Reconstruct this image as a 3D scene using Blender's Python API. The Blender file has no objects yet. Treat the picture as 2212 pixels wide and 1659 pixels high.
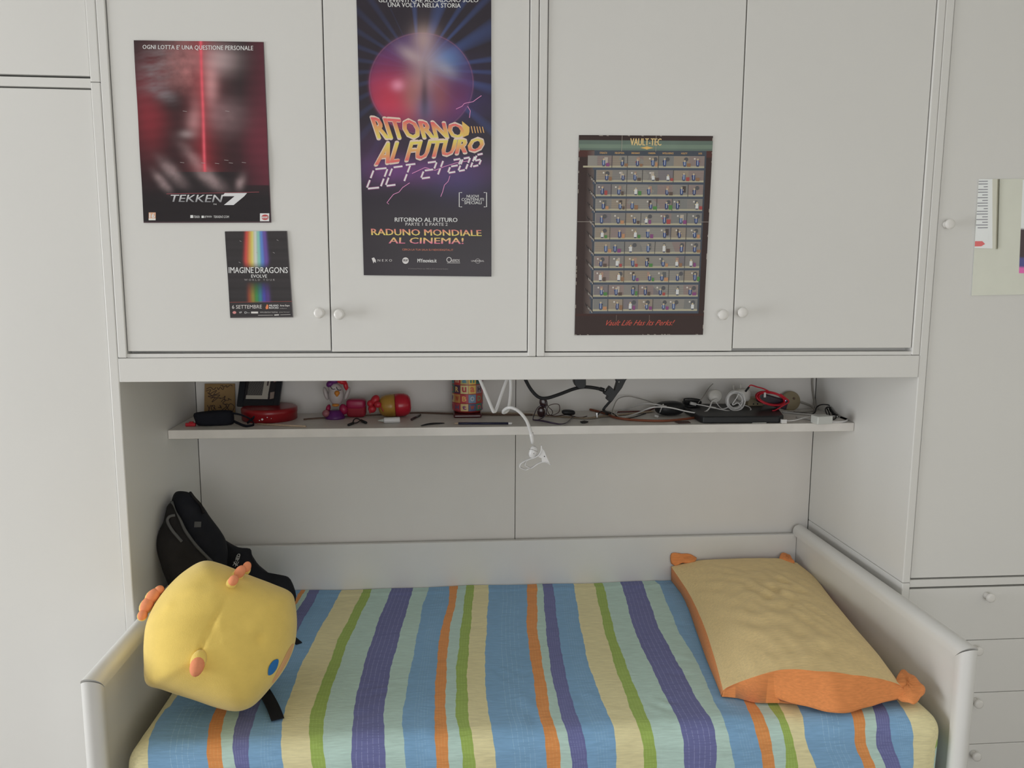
import bpy, bmesh, math, random
import numpy as np
from mathutils import Vector, Matrix
random.seed(7); rng = np.random.default_rng(7)
SC = bpy.context.scene; COL = SC.collection
PI = math.pi
# ------------------------------------------------------------------ camera
IW, IH = 2212, 1659
CF = 1693.9
PITCH, YAW, ROLL = 0.13635, 0.08234, 0.00479
CAMP = Vector((-0.22286, -1.9754, 1.5))
cp, sp, cy_, sy_ = math.cos(PITCH), math.sin(PITCH), math.cos(YAW), math.sin(YAW)
FW = Vector((sy_*cp, cy_*cp, -sp)); R0 = Vector((cy_, -sy_, 0)); U0 = R0.cross(FW)
CR = R0*math.cos(ROLL) + U0*math.sin(ROLL); CU = -R0*math.sin(ROLL) + U0*math.cos(ROLL)
cam = bpy.data.cameras.new('camera'); camo = bpy.data.objects.new('camera', cam); COL.objects.link(camo)
cam.sensor_fit = 'HORIZONTAL'; cam.sensor_width = 36; cam.lens = 36*CF/IW; cam.clip_start = 0.05
M = Matrix((CR, CU, -FW)).transposed().to_4x4(); M.translation = CAMP; camo.matrix_world = M
SC.camera = camo
# ------------------------------------------------------------------ light
SC.view_settings.view_transform = 'Standard'; SC.view_settings.look = 'None'
SC.view_settings.gamma = 1; SC.view_settings.use_curve_mapping = False
SC.view_settings.exposure = -1.68
wd = bpy.data.worlds.new('sky'); SC.world = wd; wd.use_nodes = True
wd.node_tree.nodes['Background'].inputs[0].default_value = (0.75, 0.87, 1, 1)
wd.node_tree.nodes['Background'].inputs[1].default_value = 1.2
def area(name, loc, rot, sx, sy, power, col):
    l = bpy.data.lights.new(name, 'AREA'); l.shape = 'RECTANGLE'; l.size = sx; l.size_y = sy; l.energy = power; l.color = col
    o = bpy.data.objects.new(name, l); COL.objects.link(o); o.location = loc; o.rotation_euler = rot; return o
RX0, RX1, RY0, RY1, RZ0, RZ1 = -4.6, 2.3, -4.6, 0.62, -0.07, 2.75
# daylight through the big left window, and an added fill light behind the viewer
area('window_daylight', (RX0-.02, -1.15, 1.05), (0, -PI/2, 0), 1.9, 1.5, 350, (0.96, 0.985, 1.0))
area('rear_fill_light', (.4, RY0-.03, 1.15), (PI/2, 0, 0), 2.6, 1.9, 118, (0.99, 0.985, .985))
# ------------------------------------------------------------------ pixel -> point on a real plane
def ray(a, b): return FW + CR*((a-IW/2)/CF) - CU*((b-IH/2)/CF)
def onY(a, b, Y): d = ray(a, b); return CAMP + d*((Y-CAMP.y)/d.y)
def onZ(a, b, Z): d = ray(a, b); return CAMP + d*((Z-CAMP.z)/d.z)
def onX(a, b, X): d = ray(a, b); return CAMP + d*((X-CAMP.x)/d.x)
def onP(a, b, P, n): d = ray(a, b); return CAMP + d*((P-CAMP).dot(n)/d.dot(n))
# ------------------------------------------------------------------ materials
def s2l(c): c = np.asarray(c, float)/255.; return np.where(c <= .04045, c/12.92, ((c+.055)/1.055)**2.4)
K = 0.62
def alb(*c):
    l = s2l(c)/K; g = l.mean(); return tuple(np.clip(l*.88+g*.12, 0, .9))
def mat(name, col, rough=.5, spec=.5, metal=0, bump=0, bscale=200, var=0, vscale=8, trans=0, coat=0, stretch=(1, 1, 1)):
    m = bpy.data.materials.new(name); m.use_nodes = True; nt = m.node_tree; b = nt.nodes['Principled BSDF']
    b.inputs['Base Color'].default_value = (*col, 1); b.inputs['Roughness'].default_value = rough
    b.inputs['Specular IOR Level'].default_value = spec; b.inputs['Metallic'].default_value = metal
    b.inputs['Transmission Weight'].default_value = trans; b.inputs['Coat Weight'].default_value = coat
    tc = nt.nodes.new('ShaderNodeTexCoord'); mp = nt.nodes.new('ShaderNodeMapping'); mp.inputs['Scale'].default_value = stretch
    nt.links.new(tc.outputs['Object'], mp.inputs[0])
    if bump:
        n = nt.nodes.new('ShaderNodeTexNoise'); n.inputs['Scale'].default_value = bscale; n.inputs['Detail'].default_value = 4
        bp = nt.nodes.new('ShaderNodeBump'); bp.inputs['Strength'].default_value = bump; bp.inputs['Distance'].default_value = .002
        nt.links.new(mp.outputs[0], n.inputs[0]); nt.links.new(n.outputs[0], bp.inputs['Height']); nt.links.new(bp.outputs[0], b.inputs['Normal'])
    if var:
        n = nt.nodes.new('ShaderNodeTexNoise'); n.inputs['Scale'].default_value = vscale; n.inputs['Detail'].default_value = 5
        r = nt.nodes.new('ShaderNodeValToRGB'); lo = [c*(1-var) for c in col]; hi = [min(1, c*(1+var)) for c in col]
        r.color_ramp.elements[0].color = (*lo, 1); r.color_ramp.elements[1].color = (*hi, 1)
        r.color_ramp.elements[0].position = .3; r.color_ramp.elements[1].position = .7
        nt.links.new(mp.outputs[0], n.inputs[0]); nt.links.new(n.outputs[0], r.inputs[0]); nt.links.new(r.outputs[0], b.inputs['Base Color'])
    return m
WHITE = (0.79, 0.78, 0.755)
m_lam = mat('white_laminate', WHITE, .42, .4, bump=.04, bscale=350, var=.012, vscale=3)
m_back = mat('alcove_laminate', (0.79, 0.765, 0.73), .5, .35, bump=.04, bscale=300, var=.012)
m_lac = mat('white_lacquer', (0.78, 0.775, 0.75), .25, .5, var=.01)
m_knob = mat('knob_plastic', (0.82, 0.80, 0.77), .25, .5, var=.02)
m_dark = mat('dark_gap', (0.05, 0.045, 0.04), .8, var=.1)
m_wall = mat('wall_plaster', (0.42, 0.41, 0.39), .9, .2, bump=.2, bscale=120, var=.02)
m_floor = mat('wood_floor', (0.34, 0.30, 0.25), .45, bump=.05, var=.25, vscale=3, stretch=(1, 12, 1))
m_ceil = mat('ceiling_paint', (0.8, 0.79, 0.76), .95, .1, var=.01)
m_black = mat('black_plastic', (0.012, 0.013, 0.015), .45, .4, var=.2)
m_blackm = mat('black_rubber', (0.022, 0.022, 0.024), .7, .3, bump=.1, var=.2)
m_wcab = mat('white_cable_rubber', (0.72, 0.71, 0.70), .4, .4, var=.03)
m_wpl = mat('white_plastic', (0.78, 0.77, 0.77), .3, .5, var=.02)
m_gcab = mat('grey_cable_rubber', (0.33, 0.31, 0.28), .5, var=.05)
m_bcab = mat('brown_cable_rubber', (0.14, 0.085, 0.06), .55, var=.15)
m_ocab = mat('orange_cable_rubber', (.26, .075, .035), .5, var=.1)
m_rcab = mat('red_cable_rubber', (0.55, 0.012, 0.03), .35, var=.08)
m_red = mat('red_plastic', (0.55, 0.015, 0.03), .3, var=.05)
m_redf = mat('dark_red_fabric', (0.32, 0.012, 0.03), .7, bump=.3, bscale=500, var=.12)
m_chrome = mat('brushed_metal', (0.6, 0.6, 0.6), .25, metal=1, var=.05)
m_wood = mat('light_wood', (0.55, 0.42, 0.30), .6, var=.15, vscale=30, stretch=(1, 12, 12))
m_eye = mat('dark_brown_plastic', (0.05, 0.025, 0.03), .2, .6, var=.1)
# ------------------------------------------------------------------ mesh helpers
class MB:
    def __init__(s): s.v = []; s.f = []; s.m = []; s.uv = {}; s.sm = []
    def add(s, vs, fs, mi=0, smooth=False):
        o = len(s.v); s.v += [tuple(v) for v in vs]
        for f in fs: s.f.append(tuple(i+o for i in f)); s.m.append(mi); s.sm.append(smooth)
        return o
    def box(s, x0, x1, y0, y1, z0, z1, mi=0):
        vs = [(x, y, z) for x in (x0, x1) for y in (y0, y1) for z in (z0, z1)]
        s.add(vs, [(0, 1, 3, 2), (4, 6, 7, 5), (0, 4, 5, 1), (2, 3, 7, 6), (0, 2, 6, 4), (1, 5, 7, 3)], mi); return s
    def obox(s, c, ax, ay, az, mi=0):   # centre and three half axes
        c = Vector(c); vs = [c+ax*i+ay*j+az*k for i in (-1, 1) for j in (-1, 1) for k in (-1, 1)]
        s.add(vs, [(0, 1, 3, 2), (4, 6, 7, 5), (0, 4, 5, 1), (2, 3, 7, 6), (0, 2, 6, 4), (1, 5, 7, 3)], mi); return s
    def tube(s, pts, r, n=8, mi=0, closed=False, sub=6, flat=1, up=None):
        P = smooth_path([Vector(p) for p in pts], sub, closed) if sub else [Vector(p) for p in pts]
        L = len(P); rs = r if callable(r) else (lambda t: r)
        T = [(P[(i+1) % L if closed else min(i+1, L-1)]-P[(i-1) % L if closed else max(i-1, 0)]).normalized() for i in range(L)]
        nrm = Vector(up) if up else T[0].orthogonal().normalized()
        vs = []
        for i in range(L):
            if up: nrm = Vector(up)
            nrm = (nrm-T[i]*nrm.dot(T[i])); nrm = nrm.normalized() if nrm.length > 1e-6 else T[i].orthogonal().normalized()
            bn = T[i].cross(nrm); rr = rs(i/max(1, L-1))
            for k in range(n):
                a = 2*PI*k/n; vs.append(P[i]+nrm*math.cos(a)*rr*flat+bn*math.sin(a)*rr)
        fs = []
        for i in range(L if closed else L-1):
            j = (i+1) % L
            for k in range(n): fs.append((i*n+k, i*n+(k+1) % n, j*n+(k+1) % n, j*n+k))
        if not closed: fs.append(tuple(range(n))[::-1]); fs.append(tuple((L-1)*n+k for k in range(n)))
        s.add(vs, fs, mi, True); return s
    def lathe(s, o, ax, prof, n=20, mi=0):   # prof = (distance along axis, radius)
        o = Vector(o); ax = Vector(ax).normalized(); e = ax.orthogonal().normalized(); g = ax.cross(e); vs = []
        for (h, r) in prof:
            for k in range(n): a = 2*PI*k/n; vs.append(o+ax*h+e*math.cos(a)*r+g*math.sin(a)*r)
        fs = [(i*n+k, i*n+(k+1) % n, (i+1)*n+(k+1) % n, (i+1)*n+k) for i in range(len(prof)-1) for k in range(n)]
        fs += [tuple(range(n))[::-1], tuple((len(prof)-1)*n+k for k in range(n))]
        s.add(vs, fs, mi, True); return s
    def ell(s, c, ax, ay, az, nu=16, nv=10, mi=0, e=1.0):
        c = Vector(c); vs = []
        def pw(x): return math.copysign(abs(x)**e, x)
        for j in range(nv+1):
            ph = -PI/2+PI*j/nv
            for i in range(nu):
                th = 2*PI*i/nu
                vs.append(c+ax*(pw(math.cos(ph))*pw(math.cos(th)))+ay*(pw(math.cos(ph))*pw(math.sin(th)))+az*pw(math.sin(ph)))
        fs = [(j*nu+i, j*nu+(i+1) % nu, (j+1)*nu+(i+1) % nu, (j+1)*nu+i) for j in range(nv) for i in range(nu)]
        s.add(vs, fs, mi, True); return s
    def prism(s, pts, n, d, mi=0):   # polygon points, extruded by n*d
        pts = [Vector(p) for p in pts]; n = Vector(n); L = len(pts)
        s.add(pts+[p+n*d for p in pts], [tuple(range(L)), tuple(range(2*L-1, L-1, -1))]+[(i, i+L, (i+1) % L+L, (i+1) % L) for i in range(L)], mi); return s
    def build(s, name, mats, parent=None, bevel=0, subsurf=0, doubles=False):
        me = bpy.data.meshes.new(name); me.from_pydata([tuple(v) for v in s.v], [], s.f)
        for m in (mats if isinstance(mats, (list, tuple)) else [mats]): me.materials.append(m)
        me.polygons.foreach_set('material_index', s.m); me.polygons.foreach_set('use_smooth', s.sm)
        bm = bmesh.new(); bm.from_mesh(me)
        if doubles: bmesh.ops.remove_doubles(bm, verts=bm.verts, dist=1e-5)
        bmesh.ops.recalc_face_normals(bm, faces=bm.faces); bm.to_mesh(me); bm.free()
        me.update(); o = bpy.data.objects.new(name, me); COL.objects.link(o)
        if parent: o.parent = parent; o.matrix_parent_inverse = parent.matrix_basis.inverted()
        if bevel:
            b = o.modifiers.new('bevel', 'BEVEL'); b.width = bevel; b.segments = 2; b.limit_method = 'ANGLE'; b.angle_limit = .6
        if subsurf: b = o.modifiers.new('sub', 'SUBSURF'); b.levels = b.render_levels = subsurf
        return o
def smooth_path(P, sub, closed=False):
    out = []; L = len(P)
    for i in range(L if closed else L-1):
        g = (lambda k: P[k % L]) if closed else (lambda k: P[max(0, min(L-1, k))])
        a, b, c, d = g(i-1), g(i), g(i+1), g(i+2)
        for k in range(sub):
            t = k/sub; out.append(((b*2)+(c-a)*t+(a*2-b*5+c*4-d)*t*t+(b*3-a-c*3+d)*t**3)*.5)
    if not closed: out.append(P[-1])
    return out
def tag(o, label, cat, group=None, kind=None):
    o['label'] = label; o['category'] = cat
    if group: o['group'] = group
    if kind: o['kind'] = kind
    return o
def thing(name, label, cat, loc, group=None):
    o = bpy.data.objects.new(name, None); COL.objects.link(o); o.location = loc; o.empty_display_size = .05
    return tag(o, label, cat, group)
def struct(name, mb, m, **k):
    o = mb.build(name, m, **k); o['kind'] = 'structure'; return o
def box(name, m, parent, *a, bevel=.001): return MB().box(*a).build(name, m, parent, bevel=bevel)
X3, Y3, Z3 = Vector((1, 0, 0)), Vector((0, 1, 0)), Vector((0, 0, 1))
# ------------------------------------------------------------------ text as mesh (built-in font)
_tc = {}
def glyphs(t, bold=0.0, spacing=1.0):
    k = (t, bold, spacing)
    if k in _tc: return _tc[k]
    cu = bpy.data.curves.new('t', 'FONT'); cu.body = t; cu.offset = bold; cu.resolution_u = 2; cu.space_character = spacing
    cu.fill_mode = 'FRONT'
    o = bpy.data.objects.new('t', cu); COL.objects.link(o)
    dg = bpy.context.evaluated_depsgraph_get(); me = bpy.data.meshes.new_from_object(o.evaluated_get(dg))
    v = np.array([q.co[:2] for q in me.vertices]); f = [tuple(p.vertices) for p in me.polygons]
    bpy.data.objects.remove(o); bpy.data.curves.remove(cu); bpy.data.meshes.remove(me)
    mn = v.min(0); mx = v.max(0); v = (v-mn)/(mx-mn); _tc[k] = (v, f); return _tc[k]
m_print = None
def print_material(name, rough=.45, spec=.4):
    m = mat(name, (.5, .5, .5), rough, spec); nt = m.node_tree
    a = nt.nodes.new('ShaderNodeAttribute'); a.attribute_name = 'print'
    nt.links.new(a.outputs['Color'], nt.nodes['Principled BSDF'].inputs['Base Color']); return m
class Sheet:
    """flat printed thing: a fine grid coloured by a function, lettering on top; corners in order tl, tr, br, bl"""
    def __init__(s, quad, place, nu, nv, paint, wave=None):
        s.place = place; s.q = np.array(quad, float); s.wave = wave
        u, v = np.meshgrid(np.linspace(0, 1, nu), np.linspace(0, 1, nv)); u = u.ravel(); v = v.ravel()
        p = s.px(u, v); s.c = [np.clip(paint(u, v, p[:, 0], p[:, 1]), 0, 1)]
        s.v = [s.world(p, 0, u, v)]
        i = np.arange(nv-1)[:, None]*nu+np.arange(nu-1)[None, :]; i = i.ravel()
        s.f = [tuple(t) for t in np.stack([i, i+nu, i+nu+1, i+1], 1).tolist()]; s.n = nu*nv
    def px(s, u, v):
        q = s.q; u = u[:, None]; v = v[:, None]
        return q[0]*(1-u)*(1-v)+q[1]*u*(1-v)+q[2]*u*v+q[3]*(1-u)*v
    def world(s, p, lift, u=None, v=None):
        return s.place(p, lift, s.wave)
    def poly(s, vs, fs, col, lift=1):
        vs = np.array(vs, float); s.v.append(s.world(vs, lift)); col = np.array(col, float)
        if col.ndim == 1: col = np.tile(col, (len(vs), 1))
        s.c.append(col); s.f += [tuple(i+s.n for i in f) for f in fs]; s.n += len(vs)
    def text(s, t, quad, col, bold=.0, col2=None, lift=1, spacing=1.0):
        """quad in pixels tl,tr,br,bl of the lettering's bounding box"""
        g, f = glyphs(t, 0, spacing); q = np.array(quad, float); u = g[:, :1]; v = 1-g[:, 1:2]
        w = bold*np.hypot(*(q[3]-q[0]))*1.1; c = np.array(alb(*col))[None, :]*np.ones((len(g), 1))
        if col2 is not None: c = c*(1-v)+np.array(alb(*col2))*v
        for k, (dx, dy) in enumerate([(0, 0)] if not bold else [(-w, 0), (w, 0)] if bold < .044 else [(-w, 0), (w, 0), (0, w), (0, -w), (w*.7, w*.7), (-w*.7, w*.7), (w*.7, -w*.7), (-w*.7, -w*.7)]):
            qq_ = q+np.array([dx, dy]); P = qq_[0]*(1-u)*(1-v)+qq_[1]*u*(1-v)+qq_[2]*u*v+qq_[3]*(1-u)*v
            s.poly(P, f, c, lift+k*.02)
    def rt(s, t, x0, y0, x1, y1, col, bold=.0, slope=0.0, **k):
        d = (x1-x0)*slope; s.text(t, [(x0, y0), (x1, y0+d), (x1, y1+d), (x0, y1)], col, bold, **k)
    def rect(s, x0, y0, x1, y1, col, lift=1, slope=0.0):
        d = (x1-x0)*slope; s.poly([(x0, y0), (x1, y0+d), (x1, y1+d), (x0, y1)], [(0, 1, 2, 3)], alb(*col), lift)
    def line(s, pts, w, col, lift=1):
        pts = [np.array(p, float) for p in pts]; vs = []; fs = []
        for i, p in enumerate(pts):
            d = pts[min(i+1, len(pts)-1)]-pts[max(i-1, 0)]; d /= np.hypot(*d)+1e-9; nn = np.array([-d[1], d[0]])*w/2
            vs += [p+nn, p-nn]
            if i: fs.append((2*i-2, 2*i-1, 2*i+1, 2*i))
        s.poly(vs, fs, alb(*col), lift)
    def build(s, name, m, parent=None):
        V = np.concatenate(s.v); C = np.concatenate(s.c); me = bpy.data.meshes.new(name); me.from_pydata(V.tolist(), [], s.f)
        a = me.color_attributes.new('print', 'FLOAT_COLOR', 'POINT')
        a.data.foreach_set('color', np.concatenate([C, np.ones((len(C), 1))], 1).astype(np.float32).ravel())
        me.materials.append(m); me.update(); o = bpy.data.objects.new(name, me); COL.objects.link(o)
        if parent: o.parent = parent; o.matrix_parent_inverse = parent.matrix_basis.inverted()
        return o
_CR, _CU, _FW, _CP = (np.array(x) for x in (CR, CU, FW, CAMP))
def rays(p): return _FW+np.outer((p[:, 0]-IW/2)/CF, _CR)-np.outer((p[:, 1]-IH/2)/CF, _CU)
DOORY = .004
def on_door(Y):
    def f(p, lift, wave):
        d = rays(p); P = _CP+d*((Y-_CP[1])/d[:, 1])[:, None]
        if wave is not None: P[:, 1] -= wave(P[:, 0], P[:, 2])
        P[:, 1] -= lift*.0003; return P
    return f
# ------------------------------------------------------------------ room
T = .1
struct('floor', MB().box(RX0-T, RX1+T, RY0-T, RY1+T, RZ0-.1, RZ0), m_floor)
struct('ceiling', MB().box(RX0-T, RX1+T, RY0-T, RY1+T, RZ1, RZ1+.1), m_ceil)
struct('wall_back', MB().box(RX0-T, RX1+T, RY1, RY1+T, RZ0, RZ1), m_wall)
struct('wall_right', MB().box(RX1, RX1+T, RY0-T, RY1, RZ0, RZ1), mat('cream_plaster', (0.76, 0.75, 0.66), .9, .2, bump=.15, bscale=120, var=.02))
w = MB(); wy0, wy1, wz0, wz1 = -1.95, -.35, .0, 2.05
w.box(RX0-T, RX0, RY0-T, wy0, RZ0, RZ1).box(RX0-T, RX0, wy1, RY1, RZ0, RZ1).box(RX0-T, RX0, wy0, wy1, RZ0, wz0).box(RX0-T, RX0, wy0, wy1, wz1, RZ1)
struct('wall_left', w, m_wall)
w = MB(); dx0, dx1, dz1 = -1.0, 1.8, 2.2  # unseen rear opening, sized for the added fill light
w.box(RX0-T, dx0, RY0-T, RY0, RZ0, RZ1).box(dx1, RX1+T, RY0-T, RY0, RZ0, RZ1).box(dx0, dx1, RY0-T, RY0, dz1, RZ1)
struct('wall_front', w, m_wall)
w = MB(); f = .05
w.box(RX0-.07, RX0-.02, wy0, wy0+f, wz0, wz1).box(RX0-.07, RX0-.02, wy1-f, wy1, wz0, wz1).box(RX0-.07, RX0-.02, wy0, wy1, wz0, wz0+f).box(RX0-.07, RX0-.02, wy0, wy1, wz1-f, wz1)
struct('window_1', w, m_lac)
w = MB()
w.box(dx0, dx0+f, RY0-.07, RY0-.02, RZ0, dz1).box(dx1-f, dx1, RY0-.07, RY0-.02, RZ0, dz1).box(dx0, dx1, RY0-.07, RY0-.02, dz1-f, dz1)
struct('door_1', w, m_lac)
# ------------------------------------------------------------------ furniture
HW, PT, D = 1.025, .022, .573
def knob(x, z, parent, y=DOORY):
    return MB().lathe((x, y, z), (0, -1, 0), [(0, .0095), (.002, .0085), (.009, .0075), (.013, .010), (.016, .0128), (.020, .0132), (.0225, .0118), (.0235, .007)], 24).build('knob', m_knob, parent)
def door(x0, x1, z0, z1, parent, name='door'):
    return box(name, m_lam, parent, x0, x1, DOORY, DOORY+.018, z0, z1, bevel=.0016)
ZT = 2.45
# left wardrobe (tall lower unit) and the top cabinet above it
SEAML = onY(200, 177, 0).z
WL = -2.7
t = thing('wardrobe', 'tall white wardrobe at the left, below its matching top cabinet', 'wardrobe', (-1.6, .3, RZ0))
box('side_panel', m_lam, t, -HW-PT, -HW, 0, D, RZ0, SEAML-.0006, bevel=.0022)
box('side_panel', m_lam, t, WL, WL+PT, 0, D, RZ0, SEAML-.0006, bevel=.0022)
box('back_panel', m_lam, t, WL+PT, -HW-PT, D-.01, D, RZ0, SEAML-.02)
zd = onY(100, 191.5, DOORY).z
door(-1.622, -HW-PT-.0015, .01, zd, t); door(-2.175, -1.625, .01, zd, t); door(WL+PT+.001, -2.178, .01, zd, t)
box('plinth', m_lam, t, WL+PT, -HW-PT, .03, .045, RZ0, .006)
t = thing('top_cabinet', 'white top cabinet resting on the left wardrobe, upper left corner', 'cabinet', (-1.6, .3, SEAML))
box('side_panel', m_lam, t, -HW-PT, -HW, 0, D, SEAML+.0006, ZT, bevel=.0022)
box('side_panel', m_lam, t, WL, WL+PT, 0, D, SEAML+.0006, ZT, bevel=.0022)
box('bottom_panel', m_lam, t, WL+PT, -HW-PT, .002, D, onY(100, 187, 0).z, onY(100, 166.5, 0).z)
box('top_panel', m_lam, t, WL+PT, -HW-PT, .002, D, ZT-.02, ZT)
door(-1.622, -HW-PT-.0015, onY(100, 162, DOORY).z, ZT, t); door(-2.175, -1.625, onY(100, 162, DOORY).z, ZT, t); door(WL+PT+.001, -2.178, onY(100, 162, DOORY).z, ZT, t)
# right: drawer base, tall cupboard above
SEAMR = .6655; WR = 2.05
t = thing('tall_cupboard', 'tall white cupboard at the right, standing on the drawer base', 'cupboard', (1.5, .3, SEAMR))
box('side_panel', m_lam, t, HW, HW+PT, 0, D, SEAMR+.0006, ZT, bevel=.0022)
box('side_panel', m_lam, t, WR-PT, WR, 0, D, SEAMR+.0006, ZT, bevel=.0022)
box('back_panel', m_lam, t, HW+PT, WR-PT, D-.01, D, SEAMR+.02, ZT)
DR = door(HW+PT+.003, HW+PT+.5, .6775, ZT, t); door(HW+PT+.503, WR-PT-.002, .6775, ZT, t)
kp = onY(2051, 484, -.012); k = knob(kp.x, kp.z, t)
box('bottom_panel', m_lam, t, HW+PT, WR-PT, .002, D, .652, .673)
t = thing('drawer_base', 'white drawer chest at lower right, under the tall cupboard', 'chest of drawers', (1.5, .3, RZ0))
box('side_panel', m_lam, t, HW, HW+PT, 0, D, RZ0, SEAMR-.0006, bevel=.0022)
box('side_panel', m_lam, t, WR-PT, WR, 0, D, RZ0, SEAMR-.0006, bevel=.0022)
zs = [.6455, .4885, .3295, .171, .012]
kps = [(2139, 1291), (2113, 1406), (2113, 1520), (2109, 1634)]
for i in range(4):
    d = box('drawer', m_lam, t, HW+PT+.002, WR-PT-.002, DOORY, DOORY+.018, zs[i+1]+.0018, zs[i], bevel=.0014)
    kp = onY(*kps[i], -.012); kk = knob(kp.x, kp.z, d)
box('plinth', m_lam, t, HW+PT, WR-PT, .03, .045, RZ0, .01)
box('back_panel', m_lam, t, HW+PT, WR-PT, D-.01, D, RZ0, .645)
# bridge: board, two wall cabinets with two doors each
tag(box('bridge_board', m_lam, None, -HW+.0012, HW-.0012, -.001, D-.001, 1.239, 1.2975, bevel=.0012), 'thick white bridge board spanning the alcove under the wall cabinets', 'board')
XM = .00174
def bridge(x0, x1, xs, zb, lab, cx):
    t = thing('wall_cabinet', lab, 'cabinet', (cx, .3, 1.298), 'white wall cabinets over the bed')
    box('side_panel', m_lam, t, x0, x0+.0205, 0, D, 1.2985, ZT, bevel=.0022); box('side_panel', m_lam, t, x1-.0205, x1, 0, D, 1.2985, ZT, bevel=.0022)
    a, b = x0+.0205, x1-.0205
    bp = MB().box(a, b, DOORY, D, 1.2985, 1.3078).box(a, b, .034, D, 1.3078, 1.325)
    bp.build('bottom_panel', m_lam, t); box('top_panel', m_lam, t, a, b, .03, D, ZT-.02, ZT); box('back_panel', m_back, t, a, b, D-.01, D, 1.325, ZT-.02)
    d1 = door(a+.002, xs-.0013, zb[0], ZT, t); d2 = door(xs+.0013, b-.002, zb[1], ZT, t)
    return t, d1, d2
XA = onY(706, 380, DOORY).x; XB = onY(1598, 376, DOORY).x
t, d1, d2 = bridge(-HW+.0008, XM-.0008, XA, (onY(500, 758.3, DOORY).z, onY(930, 759.2, DOORY).z), 'left white wall cabinet with three posters on its doors', -.5)
for (px, py), d in (((690, 676), d1), ((733, 679), d2)): q = onY(px, py, -.012); knob(q.x, q.z, d)
t, d3, d4 = bridge(XM+.0008, HW-.0008, XB, (onY(1400, 758.6, DOORY).z, onY(1770, 752, DOORY).z), 'right white wall cabinet with the brown game poster on its door', .5)
for (px, py), d in (((1562, 680), d3), ((1604, 675), d4)): q = onY(px, py, -.012); knob(q.x, q.z, d)
# alcove back panels and shelf
for (a, b, lab) in ((-HW+.001, -.0010, 'white alcove back panel behind the bed, left of the middle seam'), (.0010, HW-.001, 'white alcove back panel behind the bed, right of the middle seam')):
    tag(box('back_panel', m_back, None, a, b, D, D+.012, RZ0+.001, 1.238, bevel=.0008), lab, 'panel', 'alcove back panels')
ZS = 1.058
tag(box('shelf', mat('shelf_laminate', (.78, .75, .71), .45, .4, bump=.05, bscale=250, var=.06, vscale=14), None, -HW+.001, HW-.001, .307, D-.0005, 1.0325, ZS, bevel=.0012), 'long white shelf inside the alcove, cluttered with cables and toys', 'shelf')
# ------------------------------------------------------------------ bed
m_bed = mat('bed_lacquer', (0.78, 0.775, 0.755), .3, .5, bump=.03, bscale=200, var=.015)
t = thing('bed_frame', 'white wooden bed frame with rounded end rails, under the striped mattress', 'bed', (0, .1, RZ0))
YF, YB = -.335, .555; ZR = .632
for sgn in (-1, 1):
    xc = sgn*.985
    e = box('end_panel', m_bed, t, xc-.013, xc+.013, YF+.01, YB, .02, ZR, bevel=.001)
    def prof(a): return math.cos(a)*.0215, math.sin(a)*.0215
    N = 14; r1 = MB()
    arc = [prof(PI*k/N) for k in range(N+1)]
    sec = [(x, z+.001) for x, z in arc]+[(-.0215, -.012), (.0215, -.012)]
    L = len(sec); vs = [(xc+x, YB, ZR+z) for x, z in sec]+[(xc+x, YF-z*.9, ZR+z) for x, z in sec]
    fs = [(i, (i+1) % L, (i+1) % L+L, i+L) for i in range(L)]+[tuple(range(L))[::-1], tuple(range(L, 2*L))]
    r1.add(vs, fs, 0, False); o = r1.build('top_rail', m_bed, e)
    for p in o.data.polygons: p.use_smooth = len(p.vertices) == 4
    o.data.set_sharp_from_angle(angle=.9)
    ps = MB(); sec = [(x, -z) for x, z in arc]+[(-.0205, .012), (.0205, .012)]
    sec = [(x*.96, y*.96) for x, y in sec]
    vs = [(xc+x, YF+y, RZ0) for x, y in sec]+[(xc+x, YF+y, ZR-y*.9-.0018) for x, y in sec]
    ps.add(vs, fs, 0, False); o = ps.build('post', m_bed, e)
    for p in o.data.polygons: p.use_smooth = len(p.vertices) == 4
    o.data.set_sharp_from_angle(angle=.9)
box('back_board', m_bed, t, -.971, .971, .5405, .556, .10, .6245, bevel=.0015)
box('front_rail', m_bed, t, -.971, .971, YF+.0, YF+.02, .12, .27, bevel=.0015)
box('slat_base', m_wood, t, -.971, .971, YF+.03, .53, .25, .268, bevel=0)
ZM = .472
tag(box('mattress', mat('mattress_ticking', (.6, .6, .58), .9, bump=.3, var=.03), None, -.90, .925, -.325, .52, .270, ZM-.012, bevel=.03), 'mattress wrapped in the striped sheet on the white bed frame', 'mattress')
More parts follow.
